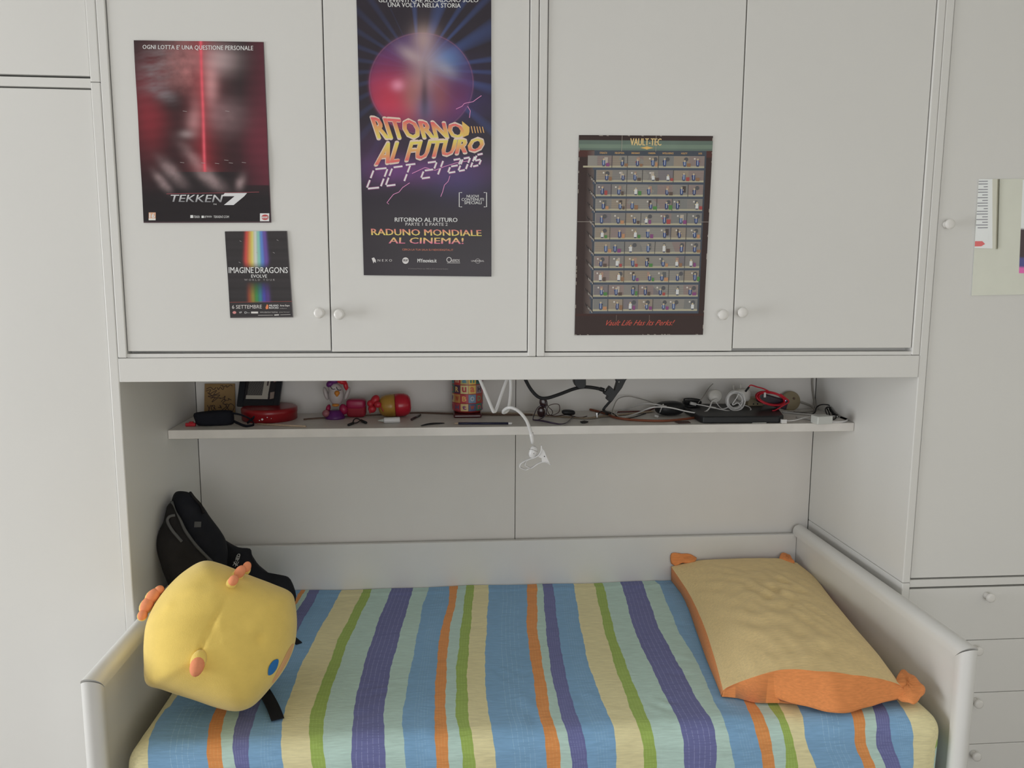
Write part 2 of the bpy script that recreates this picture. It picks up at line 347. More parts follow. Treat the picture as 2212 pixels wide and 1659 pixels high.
# fitted sheet: stripe boundaries
def c7(x, y): return (600+x/2.458, 1200+y/2.458)
def c8(x, y): return (1420+x/2.793, 1150+y/2.793)
BL, YE, GR, MI, PU, OR = range(6)
B = [
 (YE, [(343, 1559), (325, 1630)], 'par'),
 (BL, [(636, 1300), (560, 1400), (478, 1512), (451.5, 1559), (440, 1650)], None),
 (OR, [(645, 1300), (572, 1400), (496, 1512), (479, 1570), (472, 1650)], None),
 (MI, [(659, 1293), (590, 1400), (520, 1520), (506, 1574), (498, 1650)], None),
 (PU, [(682, 1293), (660, 1330), (620, 1410), (560, 1520), (541, 1574), (529, 1655)], None),
 (BL, [(732, 1286), (683, 1375), (647, 1444), (620, 1520), (608, 1566), (603, 1651)], None),
 (YE, [c7(437, 220), c7(318, 450), c7(250, 640), c7(200, 760), c7(170, 850), c7(165, 1110)], None),
 (GR, [c7(485, 220), c7(375, 450), c7(310, 640), c7(270, 760), c7(245, 850), c7(238, 1110)], None),
 (MI, [c7(597, 200), c7(550, 300), c7(490, 480), c7(445, 630), c7(420, 740), c7(400, 850), c7(398, 1110)], None),
 (PU, [c7(712, 200), c7(680, 300), c7(640, 450), c7(600, 600), c7(578, 720), c7(562, 850), c7(575, 1110)], None),
 (MI, [c7(797, 190), c7(770, 260), c7(745, 400), c7(705, 600), c7(660, 850), c7(680, 1110)], None),
 (BL, [c7(912, 180), c7(905, 270), c7(862, 400), c7(842, 600), c7(830, 850), c7(845, 1110)], None),
 (OR, [c7(957, 180), c7(940, 270), c7(910, 400), c7(895, 600), c7(890, 850), c7(912, 1110)], None),
 (MI, [c7(1000, 175), c7(970, 400), c7(948, 600), c7(945, 850), c7(985, 1110)], None),
 (GR, [c7(1042, 170), c7(1022, 400), c7(1005, 600), c7(1010, 850), c7(1050, 1110)], None),
 (YE, [c7(1122, 165), c7(1108, 400), c7(1098, 600), c7(1117, 850), c7(1163, 1110)], None),
 (BL, [c7(1325, 165), c7(1322, 400), c7(1350, 600), c7(1385, 850), c7(1432, 1110)], None),
 (OR, [c7(1377, 165), c7(1378, 400), c7(1410, 600), c7(1450, 850), c7(1505, 1110)], None),
 (MI, [c7(1408, 165), c7(1425, 400), c7(1448, 600), c7(1503, 850), c7(1563, 1110)], None),
 (PU, [c7(1463, 165), c7(1490, 400), c7(1520, 600), c7(1585, 850), c7(1650, 1110)], None),
 (BL, [c7(1575, 165), c7(1610, 400), c7(1655, 600), c7(1755, 850), c7(1800, 1110)], None),
 (YE, [c7(1685, 165), c7(1735, 400), c7(1795, 600), c7(1885, 850), c7(1947, 1110)], None),
 (GR, [c7(1733, 165), c7(1785, 400), c7(1855, 600), c7(1955, 850), c7(2013, 1110)], None),
 (MI, [c7(1830, 165), c7(1895, 400), c7(1985, 600), c7(2110, 850), c8(165, 1400)], None),
 (PU, [c7(1945, 165), c7(2030, 400), c8(120, 780), c8(235, 1000), c8(355, 1400)], None),
 (MI, [c7(2030, 165), c8(20, 330), c8(130, 600), c8(255, 800), c8(330, 1000), c8(445, 1200), c8(470, 1400)], None),
 (BL, [c8(130, 330), c8(250, 600), c8(400, 800), c8(510, 1000), c8(585, 1150), c8(640, 1400)], None),
 (OR, [c8(180, 330), c8(310, 600), c8(460, 800), c8(570, 1000), c8(665, 1150), c8(715, 1400)], None),
 (MI, [c8(230, 330), c8(370, 600), c8(530, 800), c8(645, 1000), c8(725, 1120), c8(780, 1400)], None),
 (GR, [c8(270, 330), c8(430, 600), c8(600, 800), c8(710, 1000), c8(800, 1150), c8(850, 1400)], None),
 (YE, [c8(380, 330), c8(560, 600), c8(720, 800), c8(845, 1040), c8(925, 1200), c8(970, 1400)], None),
 (BL, [c8(560, 330), c8(800, 600), c8(1000, 800), c8(1165, 1080), c8(1235, 1200), c8(1265, 1400)], None),
 (OR, [c8(620, 330), c8(860, 600), c8(1070, 800), c8(1235, 1070), c8(1300, 1200), c8(1335, 1400)], None),
 (MI, [c8(680, 330), c8(930, 600), c8(1140, 800), c8(1305, 1060), c8(1370, 1200), c8(1390, 1400)], None),
 (PU, [c8(730, 330), c8(1000, 600), c8(1210, 800), c8(1375, 1060), c8(1455, 1180), c8(1480, 1400)], None),
 (BL, [c8(830, 330), c8(1110, 600), c8(1340, 850), c8(1490, 1080), c8(1545, 1300), c8(1550, 1400)], None),
]
xL, xR, yF, yBk, rr = -.884, .900, -.288, .538, .050
NR = 120; tys = np.concatenate([np.linspace(yBk, yF, 96), np.linspace(yF-.006, yF-.20, 24)])
def sheet_pt(a, b):
    q = onZ(a, b, ZM)
    if q.y < yF-.02:
        p = onY(a, b, yF-rr)
        if p.z < ZM-rr: q = Vector((p.x, yF-rr*PI/2-(ZM-rr-p.z), 0))
    return q
curves = []
for c_, pts, fl in B:
    W_ = [sheet_pt(a, b) for a, b in pts]; ys = np.array([q.y for q in W_]); xs = np.array([q.x for q in W_]); o = np.argsort(ys); ys = ys[o]; xs = xs[o]
    if fl == 'par': curves.append(None); first = (xs, ys); continue
    X = np.interp(tys, ys, xs); ends = tys > ys[-1]; X[ends] = xs[-1]+(tys[ends]-ys[-1])*(xs[-1]-xs[-2])/(ys[-1]-ys[-2])*.5
    X = np.convolve(np.pad(X, 4, mode='edge'), np.ones(9)/9, 'valid'); curves.append(X)
curves[0] = curves[1]-.125
curves[0] = np.where(tys > -.15, np.maximum(curves[0]-.0, xL-.01), curves[0])
lo = np.full(len(tys), xL-.16); hi = np.full(len(tys), xR+.19)
cols = [YE]+[b[0] for b in B[1:]]+[YE]
bounds = [lo]+curves+[hi]
for i in range(1, len(bounds)): bounds[i] = np.maximum(bounds[i], bounds[i-1]+.004)
wob = lambda k: .0010*np.sin(tys*29+k*1.7)+.0006*np.sin(tys*83+k*3.1)+.0005*np.sin(tys*190+k*2.3)
for i in range(1, len(bounds)-1): bounds[i] = bounds[i]+wob(i)
rn = np.random.default_rng(3); WR_ = [(rn.uniform(-1, 1), rn.uniform(-.35, .55), rn.uniform(.02, .05), rn.uniform(0, PI), rn.uniform(60, 170), rn.uniform(.0006, .0018)) for _ in range(150)]
def sheet_pos(x, y):
    cx = min(max(x, xL), xR); cyy = max(y, yF); ox, oy = x-cx, y-cyy; o = math.hypot(ox, oy)
    z = ZM; X, Y = cx, cyy
    if o > 0:
        hor = rr*math.sin(min(o/rr, PI/2)); dn = rr*(1-math.cos(min(o/rr, PI/2)))+max(0, o-rr*PI/2)
        X += ox/o*hor; Y += oy/o*hor; z -= dn
    k = .0
    for (a, b, s_, th, fr, am) in WR_:
        d2 = ((x-a)**2+(y-b)**2)/(s_*s_)
        if d2 < 6: k += am*math.exp(-d2)*math.sin(fr*((x-a)*math.cos(th)+(y-b)*math.sin(th)))*(1.2 if y < 0 or x > .4 else .45)
    k += .0016*math.sin(x*9+y*5)+.001*math.sin(x*23-y*14)
    nx = (ox/o if o > 0 else 0); ny = (oy/o if o > 0 else 0); w_ = min(1, o/(rr*1.57)) if o > 0 else 0
    # small tucked pleat near the back edge
    if y > .47: k += .0035*math.exp(-((y-.497)/.009)**2)*(1 if x > -.8 else 0)
    return (X+nx*w_*k, Y+ny*w_*k, z+k*(1-w_))
mb = MB(); uvs = []
for i, cidx in enumerate(cols):
    a, b = bounds[i], bounds[i+1]; n = max(3, int(np.median(b-a)/.009)+1) if 0 < i < len(cols)-1 else 22
    vs = []
    for r_, y in enumerate(tys):
        for k in range(n+1): x = a[r_]+(b[r_]-a[r_])*k/n; vs.append(sheet_pos(x, y))
    fs = [(r_*(n+1)+k, r_*(n+1)+k+1, (r_+1)*(n+1)+k+1, (r_+1)*(n+1)+k) for r_ in range(len(tys)-1) for k in range(n)]
    o = mb.add(vs, fs, cidx, True)
    for r_, y in enumerate(tys): uvs += [(k/n, y) for k in range(n+1)]
    if i == len(cols)-1:   # the hem bands low on the right-hand end
        base = len(mb.f)-len(fs)
        for q, f_ in enumerate(fs):
            z = min(vs[j][2] for j in f_); X = vs[f_[0]][0]
            if X > xR+.03 and z < .405: mb.m[base+q] = GR if z > .385 else MI
def cloth(name, col, n, lo_, hi_, lw, lcol):
    m = mat(name, col, .85, .15); nt = m.node_tree; L = nt.links; b = nt.nodes['Principled BSDF']; b.inputs['Sheen Weight'].default_value = .1
    uv = nt.nodes.new('ShaderNodeUVMap'); sx = nt.nodes.new('ShaderNodeSeparateXYZ'); L.new(uv.outputs[0], sx.inputs[0])
    def mth(op, a, c=None, v=None):
        q = nt.nodes.new('ShaderNodeMath'); q.operation = op; L.new(a, q.inputs[0])
        if c is not None: L.new(c, q.inputs[1])
        if v is not None: q.inputs[1].default_value = v
        return q.outputs[0]
    tc = nt.nodes.new('ShaderNodeTexCoord')
    no = nt.nodes.new('ShaderNodeTexNoise'); no.inputs['Scale'].default_value = 18; L.new(tc.outputs['Object'], no.inputs[0])
    fine = nt.nodes.new('ShaderNodeTexNoise'); fine.inputs['Scale'].default_value = 60; fine.inputs['Detail'].default_value = 6
    mp = nt.nodes.new('ShaderNodeMapping'); mp.inputs['Scale'].default_value = (.5, 5, 5); L.new(tc.outputs['Object'], mp.inputs[0]); L.new(mp.outputs[0], fine.inputs[0])
    fac = mth('MULTIPLY', mth('LESS_THAN', mth('FRACT', mth('MULTIPLY', mth('ADD', sx.outputs[0], mth('MULTIPLY', no.outputs[0], v=.05)), v=n)), v=lw*n),
              mth('MULTIPLY', mth('GREATER_THAN', sx.outputs[0], v=lo_), mth('LESS_THAN', sx.outputs[0], v=hi_)))
    fac = mth('MULTIPLY', fac, mth('MULTIPLY', mth('GREATER_THAN', fine.outputs[0], v=.44), v=.6))
    r = nt.nodes.new('ShaderNodeValToRGB'); r.color_ramp.elements[0].position = .3; r.color_ramp.elements[1].position = .7
    r.color_ramp.elements[0].color = (*[c*.9 for c in col], 1); r.color_ramp.elements[1].color = (*[min(1, c*1.08) for c in col], 1); L.new(fine.outputs[0], r.inputs[0])
    mx = nt.nodes.new('ShaderNodeMix'); mx.data_type = 'RGBA'; L.new(fac, mx.inputs[0]); L.new(r.outputs[0], mx.inputs[6]); mx.inputs[7].default_value = (*lcol, 1)
    L.new(mx.outputs[2], b.inputs['Base Color'])
    cr = nt.nodes.new('ShaderNodeTexNoise'); cr.inputs['Scale'].default_value = 14; cr.inputs['Detail'].default_value = 6; cr.inputs['Roughness'].default_value = .62; cr.inputs['Distortion'].default_value = 1.2
    mp2 = nt.nodes.new('ShaderNodeMapping'); mp2.inputs['Scale'].default_value = (.8, 2.2, 2); L.new(tc.outputs['Object'], mp2.inputs[0]); L.new(mp2.outputs[0], cr.inputs[0])
    bp = nt.nodes.new('ShaderNodeBump'); bp.inputs['Strength'].default_value = .35; bp.inputs['Distance'].default_value = .004; L.new(cr.outputs[0], bp.inputs['Height'])
    bp2 = nt.nodes.new('ShaderNodeBump'); bp2.inputs['Strength'].default_value = .4; bp2.inputs['Distance'].default_value = .0015; L.new(fine.outputs[0], bp2.inputs['Height']); L.new(bp.outputs[0], bp2.inputs['Normal']); L.new(bp2.outputs[0], b.inputs['Normal'])
    return m
cm = [cloth('sheet_blue', alb(106, 148, 184), 10, .33, .78, .008, alb(150, 180, 205)), cloth('sheet_yellow', alb(204, 190, 144), 9, .3, .4, .006, alb(205, 195, 150)),
      cloth('sheet_green', alb(138, 162, 74), 4, .2, .9, .02, alb(165, 185, 110)), cloth('sheet_mint', alb(160, 186, 178), 9, 0, .3, .006, alb(175, 195, 190)),
      cloth('sheet_purple', alb(94, 98, 146), 6, .12, .97, .012, alb(150, 155, 190)), cloth('sheet_orange', alb(200, 128, 62), 4, .2, .95, .02, alb(215, 160, 100))]
so = mb.build('fitted_sheet', cm, None)
uvl = so.data.uv_layers.new(name='UVMap'); UV = np.array(uvs, np.float32); li = np.empty(len(so.data.loops), np.int32); so.data.loops.foreach_get('vertex_index', li)
uvl.data.foreach_set('uv', UV[li].ravel())
tag(so, 'wrinkled cotton bed sheet with blue, yellow, green, purple and orange stripes', 'bed sheet')
# ------------------------------------------------------------------ pillow
def coons(c0, c1, d0, d1, n, m_):
    """c0 (front, v=0) c1 (back, v=1) run left to right; d0 (left) d1 (right) run front to back"""
    def samp(P, n_):
        P = smooth_path([Vector(p) for p in P], 12); L = [0]
        for a, b in zip(P, P[1:]): L.append(L[-1]+(b-a).length)
        L = np.array(L)/L[-1]; A = np.array([tuple(p) for p in P]); tt = np.linspace(0, 1, n_+1)
        return np.stack([np.interp(tt, L, A[:, k]) for k in range(3)], 1)
    C0, C1, D0, D1 = samp(c0, n), samp(c1, n), samp(d0, m_), samp(d1, m_)
    u = np.linspace(0, 1, n+1)[None, :, None]; v = np.linspace(0, 1, m_+1)[:, None, None]
    S = (1-v)*C0[None]+v*C1[None]+(1-u)*D0[:, None]+u*D1[:, None]-((1-u)*(1-v)*C0[0]+u*(1-v)*C0[-1]+(1-u)*v*C1[0]+u*v*C1[-1])
    return S
pz = lambda L: [onZ(a, b, z) if onZ(a, b, z).y < .534 else onY(a, b, .534) for a, b, z in L]
FL, FRc = (1562, 1492, .498), (1948, 1484, .515); BLc, BRc = (1450, 1224, .525), (1722, 1216, .545)
front = pz([FL, (1598, 1484, .512), (1640, 1474, .535), (1695, 1464, .548), (1760, 1468, .548), (1850, 1477, .535), (1905, 1480, .525), FRc])
back = pz([BLc, (1500, 1212, .54), (1575, 1208, .55), (1650, 1206, .552), (1690, 1207, .55), BRc])
left = pz([FL, (1552, 1452, .50), (1540, 1410, .505), (1520, 1350, .508), (1490, 1285, .512), BLc])
right = pz([FRc, (1905, 1425, .52), (1850, 1362, .52), (1800, 1300, .52), (1762, 1250, .525), BRc])
n, m_ = 60, 80; S = coons(front, back, left, right, n, m_)
u = np.linspace(0, 1, n+1)[None, :]; v = np.linspace(0, 1, m_+1)[:, None]
bul = (4*u*(1-u))**.55*(np.clip(v*1.0+.10, 0, 1)*(1-v)*3.2)**.6
bul = np.clip(bul, 0, 1.15)
wr = sum(a*np.sin(f1*u+f2*v+ph)*np.exp(-((u-cu_)**2+(v-cv)**2)/s_) for a, f1, f2, ph, cu_, cv, s_ in
         [(rng.uniform(.001, .0026), rng.uniform(-40, 60), rng.uniform(10, 70), rng.uniform(0, 6), rng.uniform(.05, .9), rng.uniform(.02, .9), rng.uniform(.01, .05)) for _ in range(70)])
Stop = S.copy(); Stop[:, :, 2] += bul*.046+wr*np.clip(bul, .15, 1)*.95
pl = MB(); tw = (n+1)
pl.add(Stop.reshape(-1, 3), [(j*tw+i, j*tw+i+1, (j+1)*tw+i+1, (j+1)*tw+i) for j in range(m_) for i in range(n)], 0, True)
Sb = S.copy(); cxy = S.reshape(-1, 3).mean(0)
ew = np.maximum(np.abs(u-.5)*2, np.abs(v-.5)*2)
Sb[:, :, 2] = np.minimum(S[:, :, 2]-.004, ZM+.005+.03*ew**10*0)
for j in range(m_+1):
    for i in range(n+1):
        du = 1-i/n if i < 3 else 0
        if i < 2: Sb[j, i, 0] -= .016*math.sin(PI*min(1, j/m_*1.15+.02))
        if i == n: Sb[j, i, 0] -= .015
        if j == m_: Sb[j, i, 1] -= .004
        if j == 0: Sb[j, i, 1] += .01
under = MB(); under.add(Sb.reshape(-1, 3), [(j*tw+i, (j+1)*tw+i, (j+1)*tw+i+1, j*tw+i+1) for j in range(m_) for i in range(n)], 0, True)
ring = [(0, i) for i in range(n)]+[(j, n) for j in range(m_)]+[(m_, i) for i in range(n, 0, -1)]+[(j, 0) for j in range(m_, 0, -1)]
A = [S[j, i] for j, i in ring]; Bq = [Sb[j, i] for j, i in ring]; L = len(ring)
A = [Stop[j, i] for j, i in ring]
under.add(A+Bq, [(i, (i+1) % L, (i+1) % L+L, i+L) for i in range(L)], 0, True)
m_py = cloth('pillow_yellow', alb(202, 176, 122), 1, .9, .8, .0, (1, 1, 1)); m_po = cloth('pillow_orange', alb(202, 122, 58), 1, .9, .8, 0, (1, 1, 1))
t = thing('pillow', 'plump yellow pillow with orange hem lying on the striped sheet', 'pillow', (.68, .12, ZM))
pl.build('top_cover', m_py, t); o = under.build('underside', m_po, t, doubles=True); o['label'] = 'orange underside of the pillowcase'
hem = pz([(1566, 1494, .494), (1590, 1503, .482), (1622, 1504, .484), (1660, 1500, .496), (1700, 1514, .492), (1760, 1531, .484), (1818, 1541, .482), (1880, 1526, .486), (1940, 1508, .495), (1972, 1502, .500)])
frontE = [Vector(Stop[0, i_]) for i_ in range(0, n+1, 6)]
nn = 70; mm = 14; H = coons(hem, frontE, [hem[0], (hem[0]+frontE[0])*.5, frontE[0]], [hem[-1], (hem[-1]+frontE[-1])*.5, frontE[-1]], nn, mm)
uu = np.linspace(0, 1, nn+1)[None, :]; vv = np.linspace(0, 1, mm+1)[:, None]
H[:, :, 2] += (.010*np.sin(PI*vv)*np.sin(PI*uu)+.0045*np.sin(uu*21+vv*2)*np.sin(PI*vv)*(1-uu)+.003*np.sin(uu*46+1)*np.sin(PI*vv*.9+.3)*np.sin(PI*uu))
hm = MB(); Hb = H.copy(); Hb[:, :, 2] = np.minimum(H[:, :, 2]-.004, ZM+.006+(H[:, :, 2]-ZM)*.25); Hb[:, :, 1] += .01
hw = nn+1; quads = [(j*hw+i, j*hw+i+1, (j+1)*hw+i+1, (j+1)*hw+i) for j in range(mm) for i in range(nn)]
hm.add(H.reshape(-1, 3), quads, 0, True); hm.add(Hb.reshape(-1, 3), [q[::-1] for q in quads], 0, True)
hm.add([*H[0], *Hb[0]], [(i, i+1, i+1+hw, i+hw) for i in range(nn)], 0, True)
hm.add([*H[:, -1], *Hb[:, -1]], [(i, i+1, i+2+mm, i+1+mm) for i in range(mm)], 0, True)
o = hm.build('hem', m_po, t, doubles=True); o['label'] = 'orange open hem of the pillowcase'
def ear(name, pts, th):
    P = [onZ(a, b, z) if onZ(a, b, z).y < .536 else onY(a, b, .536) for a, b, z in pts]; P = smooth_path(P, 5, True); c = sum(P, Vector())/len(P); e = MB(); L = len(P); R_ = [1, .9, .7, .4, .1]
    for sg in (1, -1):
        vs = [c+(p-c)*s+Z3*(sg*th*(1-s**2)**.5 if s < 1 else 0)+Z3*.002*math.sin(9*s+k) for s in R_ for k, p in enumerate(P)]
        e.add(vs, [(a*L+k, a*L+(k+1) % L, (a+1)*L+(k+1) % L, (a+1)*L+k) for a in range(len(R_)-1) for k in range(L)]+[tuple((len(R_)-1)*L+k for k in range(L))], 0, True)
    o = e.build(name, m_po, t, doubles=True); o['label'] = 'orange gathered corner of the pillowcase'
ear('corner_flap', [(1930, 1482, .514), (1938, 1462, .520), (1946, 1448, .524), (1962, 1453, .524), (1984, 1470, .518), (1999, 1489, .508), (1990, 1506, .500), (1974, 1520, .494), (1950, 1514, .492), (1932, 1506, .494)], .012)
ear('corner_flap', [(1452, 1220, .53), (1450, 1197, .54), (1475, 1196, .545), (1503, 1202, .55), (1500, 1214, .545), (1475, 1216, .54)], .006)
ear('corner_flap', [(1684, 1207, .552), (1688, 1196, .560), (1702, 1197, .56), (1712, 1207, .556), (1716, 1216, .55), (1700, 1212, .552)], .006)
# ------------------------------------------------------------------ inflated soft shapes seen from the front, with their real depth
class Soft:
    def __init__(s, pts, C, closed_sub=4, tf=.1, tb=.1, e=2.3, corner=()):
        s.C = Vector(C); s.n = (CAMP-s.C).normalized(); s.ex = CR-s.n*CR.dot(s.n); s.ex.normalize(); s.ey = s.n.cross(s.ex)
        P = [onP(a, b, s.C, s.n)-s.C for a, b in pts]; P2 = [Vector((p.dot(s.ex), p.dot(s.ey), 0)) for p in P]
        P2 = smooth_path(P2, closed_sub, True); s.c = sum(P2, Vector())/len(P2); s.P = P2; s.tf = tf; s.tb = tb; s.e = e
        s.ang = np.array([math.atan2(p.y-s.c.y, p.x-s.c.x) for p in P2]); s.rad = np.array([(p-s.c).length for p in P2]); o = np.argsort(s.ang); s.ang = s.ang[o]; s.rad = s.rad[o]
    def h(s, t): return max(0, 1-t**s.e)**.5
    def W(s, q, d): return s.C+s.ex*q.x+s.ey*q.y+s.n*d
    def surf(s, a, b, lift=0):
        p = onP(a, b, s.C, s.n)-s.C; q = Vector((p.dot(s.ex), p.dot(s.ey), 0))
        for _ in range(3):
            d = q-s.c; th = math.atan2(d.y, d.x); R = np.interp(th, s.ang, s.rad, period=2*PI); hh = s.tf*s.h(min(1, d.length/R))+lift
            Pl = s.C+s.n*hh; w = onP(a, b, Pl, s.n)-s.C; q = Vector((w.dot(s.ex), w.dot(s.ey), 0))
        return s.W(q, hh)
    def mesh(s, mb, rings=22, mi=0, fn=None, clamp=None):
        L = len(s.P); vs = []
        T = [math.sin(PI/2*k/rings) for k in range(rings, 0, -1)]
        for sg in (1, -1):
            vs = []
            for t_ in T:
                for p in s.P:
                    q = s.c+(p-s.c)*t_; d = (s.tf if sg > 0 else -s.tb)*s.h(t_); w = s.W(q, d)
                    if fn and t_ < 1: w = w+s.n*fn(q, sg)*(1-t_**6)
                    if clamp: w = clamp(w)
                    vs.append(w)
            w = s.W(s.c, s.tf if sg > 0 else -s.tb); w = clamp(w) if clamp else w; vs.append(w)
            fs = [(a*L+k, a*L+(k+1) % L, (a+1)*L+(k+1) % L, (a+1)*L+k) for a in range(len(T)-1) for k in range(L)]
            a = (len(T)-1)*L; fs += [(a+k, a+(k+1) % L, len(vs)-1) for k in range(L)]
            mb.add(vs, fs, mi, True)
        return mb
# plush toy
m_ply = mat('yellow_plush', alb(208, 172, 74), .95, .1, bump=.35, bscale=420, var=.05, vscale=18); m_ply.node_tree.nodes['Principled BSDF'].inputs['Sheen Weight'].default_value = .3
m_plo = mat('orange_plush', alb(216, 122, 80), .9, .1, bump=.3, bscale=420, var=.08, vscale=30)
m_plp = mat('pink_plush', alb(214, 150, 100), .9, .1, bump=.3, bscale=420, var=.05)
m_eyeb = mat('blue_felt', alb(10, 96, 160), .8, .2, bump=.2, var=.05)
out = [(316, 1476), (311, 1430), (311, 1385), (317, 1345), (335, 1305), (365, 1265), (400, 1233), (440, 1212), (480, 1219), (540, 1243), (590, 1262), (628, 1280), (638, 1308), (641, 1350), (636, 1393), (622, 1430), (606, 1457), (588, 1480), (562, 1510), (540, 1528), (510, 1536), (470, 1529), (420, 1512), (385, 1501), (350, 1489)]
PC = Vector((-.755, -.172, .662)); sf = Soft(out, PC, 5, .155, .15, 2.5)
def lump(q, sg):
    v = 0
    for (a, b, s_, am) in LUMPS:
        d2 = ((q.x-a)**2+(q.y-b)**2)/(s_*s_)
        if d2 < 8: v += am*math.exp(-d2)
    return v if sg > 0 else 0
def q2(a, b):
    p = sf.surf(a, b)-sf.C; return p.dot(sf.ex), p.dot(sf.ey)
LUMPS = []
for (a, b, s_, am) in [(362, 1306, .012, .008), (362, 1306, .035, -.006), (462, 1355, .03, -.006), (475, 1350, .014, .005), (548, 1358, .018, .007), (560, 1380, .012, -.008), (545, 1372, .04, -.004), (430, 1380, .05, -.004), (500, 1440, .06, .003), (400, 1320, .06, .004), (445, 1262, .02, -.005), (395, 1255, .03, .004)]:
    x, y = q2(a, b); LUMPS.append((x, y, s_, am))
seam = [q2(a, b) for a, b in smooth_path([Vector((497, 1276, 0)), Vector((474, 1318, 0)), Vector((456, 1352, 0)), Vector((440, 1385, 0)), Vector((431, 1412, 0))], 14) for a, b in [(a, b)]] if False else [q2(p.x, p.y) for p in smooth_path([Vector((497, 1276, 0)), Vector((474, 1318, 0)), Vector((456, 1352, 0)), Vector((440, 1385, 0)), Vector((431, 1412, 0))], 12)]
for x, y in seam: LUMPS.append((x, y, .0045, -.0022))
cl = lambda w: Vector((max(w.x, -.968), w.y, max(w.z, ZM+.004)))
t = thing('plush_toy', 'round yellow plush dinosaur cushion with orange spikes, on the left end of the bed', 'plush toy', (PC.x, PC.y, ZM))
b_ = MB(); sf.mesh(b_, 46, 0, lump, cl); b_.build('body', m_ply, t, doubles=True)
def spike(name, lobes, base):
    root_ = None
    for (a, b, ra, rb, rot, d) in lobes:
        s = MB()
        c = sf.surf(a, b, d); e1 = sf.ex*math.cos(rot)+sf.ey*math.sin(rot); e2 = sf.ey*math.cos(rot)-sf.ex*math.sin(rot); k = 1/880.
        s.ell(c, e1*ra*k, e2*rb*k, sf.n*min(ra, rb)*k*1.1, 18, 12, 1)
        s.ell(c-sf.n*.006-e2*(rb*k*base), e1*ra*k*1.12, e2*rb*k*1.0, sf.n*min(ra, rb)*k*1.15, 18, 12, 0)
        o = s.build('spike', [m_ply, m_plo], t); o['label'] = 'orange tipped felt spike'
spike('spike_crest', [(504, 1254, 9.5, 12, -.5, .022), (518, 1236, 10.5, 15, -.5, .03), (533, 1225, 9, 12, -.25, .03)], .45)
spike('spike_crest', [(308, 1328, 9, 11, -.3, .004), (318, 1306, 12, 18, -.4, .0), (331, 1287, 12, 17, -.6, .0), (345, 1274, 9, 9, -.6, .0)], .15)
spike('spike', [(426, 1438, 13, 20, -.15, .012)], -.45)
e = MB()
def patch(mb, poly, lift, n_=7, mi=0):
    P = smooth_path([Vector((a, b, 0)) for a, b in poly], 5, True); c = sum(P, Vector())/len(P); L = len(P); vs = []
    for k in range(n_, -1, -1): vs += [sf.surf(*(c+(p-c)*max(k/n_, .02)).xy, lift) for p in P]
    vs2 = [cl(v_) for v_ in vs]; mb.add(vs2, [(a*L+k, a*L+(k+1) % L, (a+1)*L+(k+1) % L, (a+1)*L+k) for a in range(n_) for k in range(L)], mi, True)
patch(e, [(579, 1456), (581, 1441), (590, 1428), (600, 1424), (602, 1430), (598, 1444), (590, 1455), (582, 1459)], .0035); o = e.build('eye', m_eyeb, t); o['label'] = 'flat blue eye'
e = MB(); patch(e, [(632, 1391), (622, 1406), (609, 1432), (596, 1457), (588, 1474), (594, 1472), (606, 1454), (618, 1434), (629, 1412), (635, 1394)], .002); o = e.build('muzzle', m_plp, t); o['label'] = 'pinkish orange muzzle edge'
# ------------------------------------------------------------------ backpack
m_bp = mat('black_nylon', (.010, .011, .016), .75, .25, bump=.4, bscale=500, var=.3, vscale=20)
m_bp2 = mat('charcoal_nylon', (.018, .016, .016), .8, .25, bump=.5, bscale=600, var=.3, vscale=20)
m_trim = mat('grey_webbing', (.10, .10, .10), .8, bump=.5, bscale=800, var=.15)
t = thing('backpack', 'black backpack with grey zip trims leaning in the left corner of the alcove', 'backpack', (-.9, .2, ZM))
clb = lambda w: Vector((max(w.x, -1.0225 if w.y > -.0 else -.968), min(w.y, .538), max(w.z, ZM+.004)))
s1 = Soft([(378, 1064), (395, 1061), (414, 1067), (436, 1090), (455, 1118), (476, 1146), (488, 1168), (492, 1195), (490, 1230), (490, 1290), (470, 1330), (420, 1320), (385, 1290), (372, 1250), (366, 1200), (362, 1150), (368, 1110), (370, 1085)], (-.93, .25, .72), 4, .06, .06, 3.0)
fb = lambda q, sg: .004*math.sin(q.x*60+q.y*25)+.003*math.sin(q.x*30-q.y*80)
b_ = MB(); s1.mesh(b_, 20, 0, fb, clb); b_.build('main_compartment', m_bp, t, doubles=True)
s2 = Soft([(362, 1092), (372, 1088), (392, 1122), (412, 1158), (440, 1192), (462, 1216), (470, 1260), (430, 1310), (380, 1290), (356, 1245), (346, 1215), (336, 1180), (339, 1152), (352, 1130), (358, 1105)], (-.945, .20, .70), 4, .065, .05, 3.0)
b_ = MB(); s2.mesh(b_, 18, 0, fb, clb); b_.build('front_pocket', m_bp2, t, doubles=True)
s3 = Soft([(452, 1140), (486, 1166), (515, 1182), (540, 1185), (544, 1197), (549, 1206), (560, 1221), (583, 1240), (600, 1258), (612, 1244), (628, 1252), (640, 1288), (628, 1310), (585, 1310), (540, 1290), (490, 1262), (448, 1228), (432, 1180)], (-.80, .30, .60), 3, .028, .02, 3.0)
b_ = MB(); s3.mesh(b_, 12, 0, lambda q, sg: .002*math.sin(q.x*110), clb); b_.build('shoulder_strap', m_bp, t, doubles=True)
def trim(pts, s, r, m=m_trim, name='zip_trim', lift=.003):
    MB().tube([clb(s.surf(a, b, lift)) for a, b in pts], r, 6, sub=5).build(name, m, t)
trim([(371, 1084), (377, 1104), (388, 1122), (400, 1146), (418, 1172), (438, 1194), (458, 1214)], s1, .0048, lift=.022)
trim([(378, 1113), (366, 1116), (362, 1126), (371, 1144), (384, 1160), (393, 1170)], s2, .0042, lift=.006)
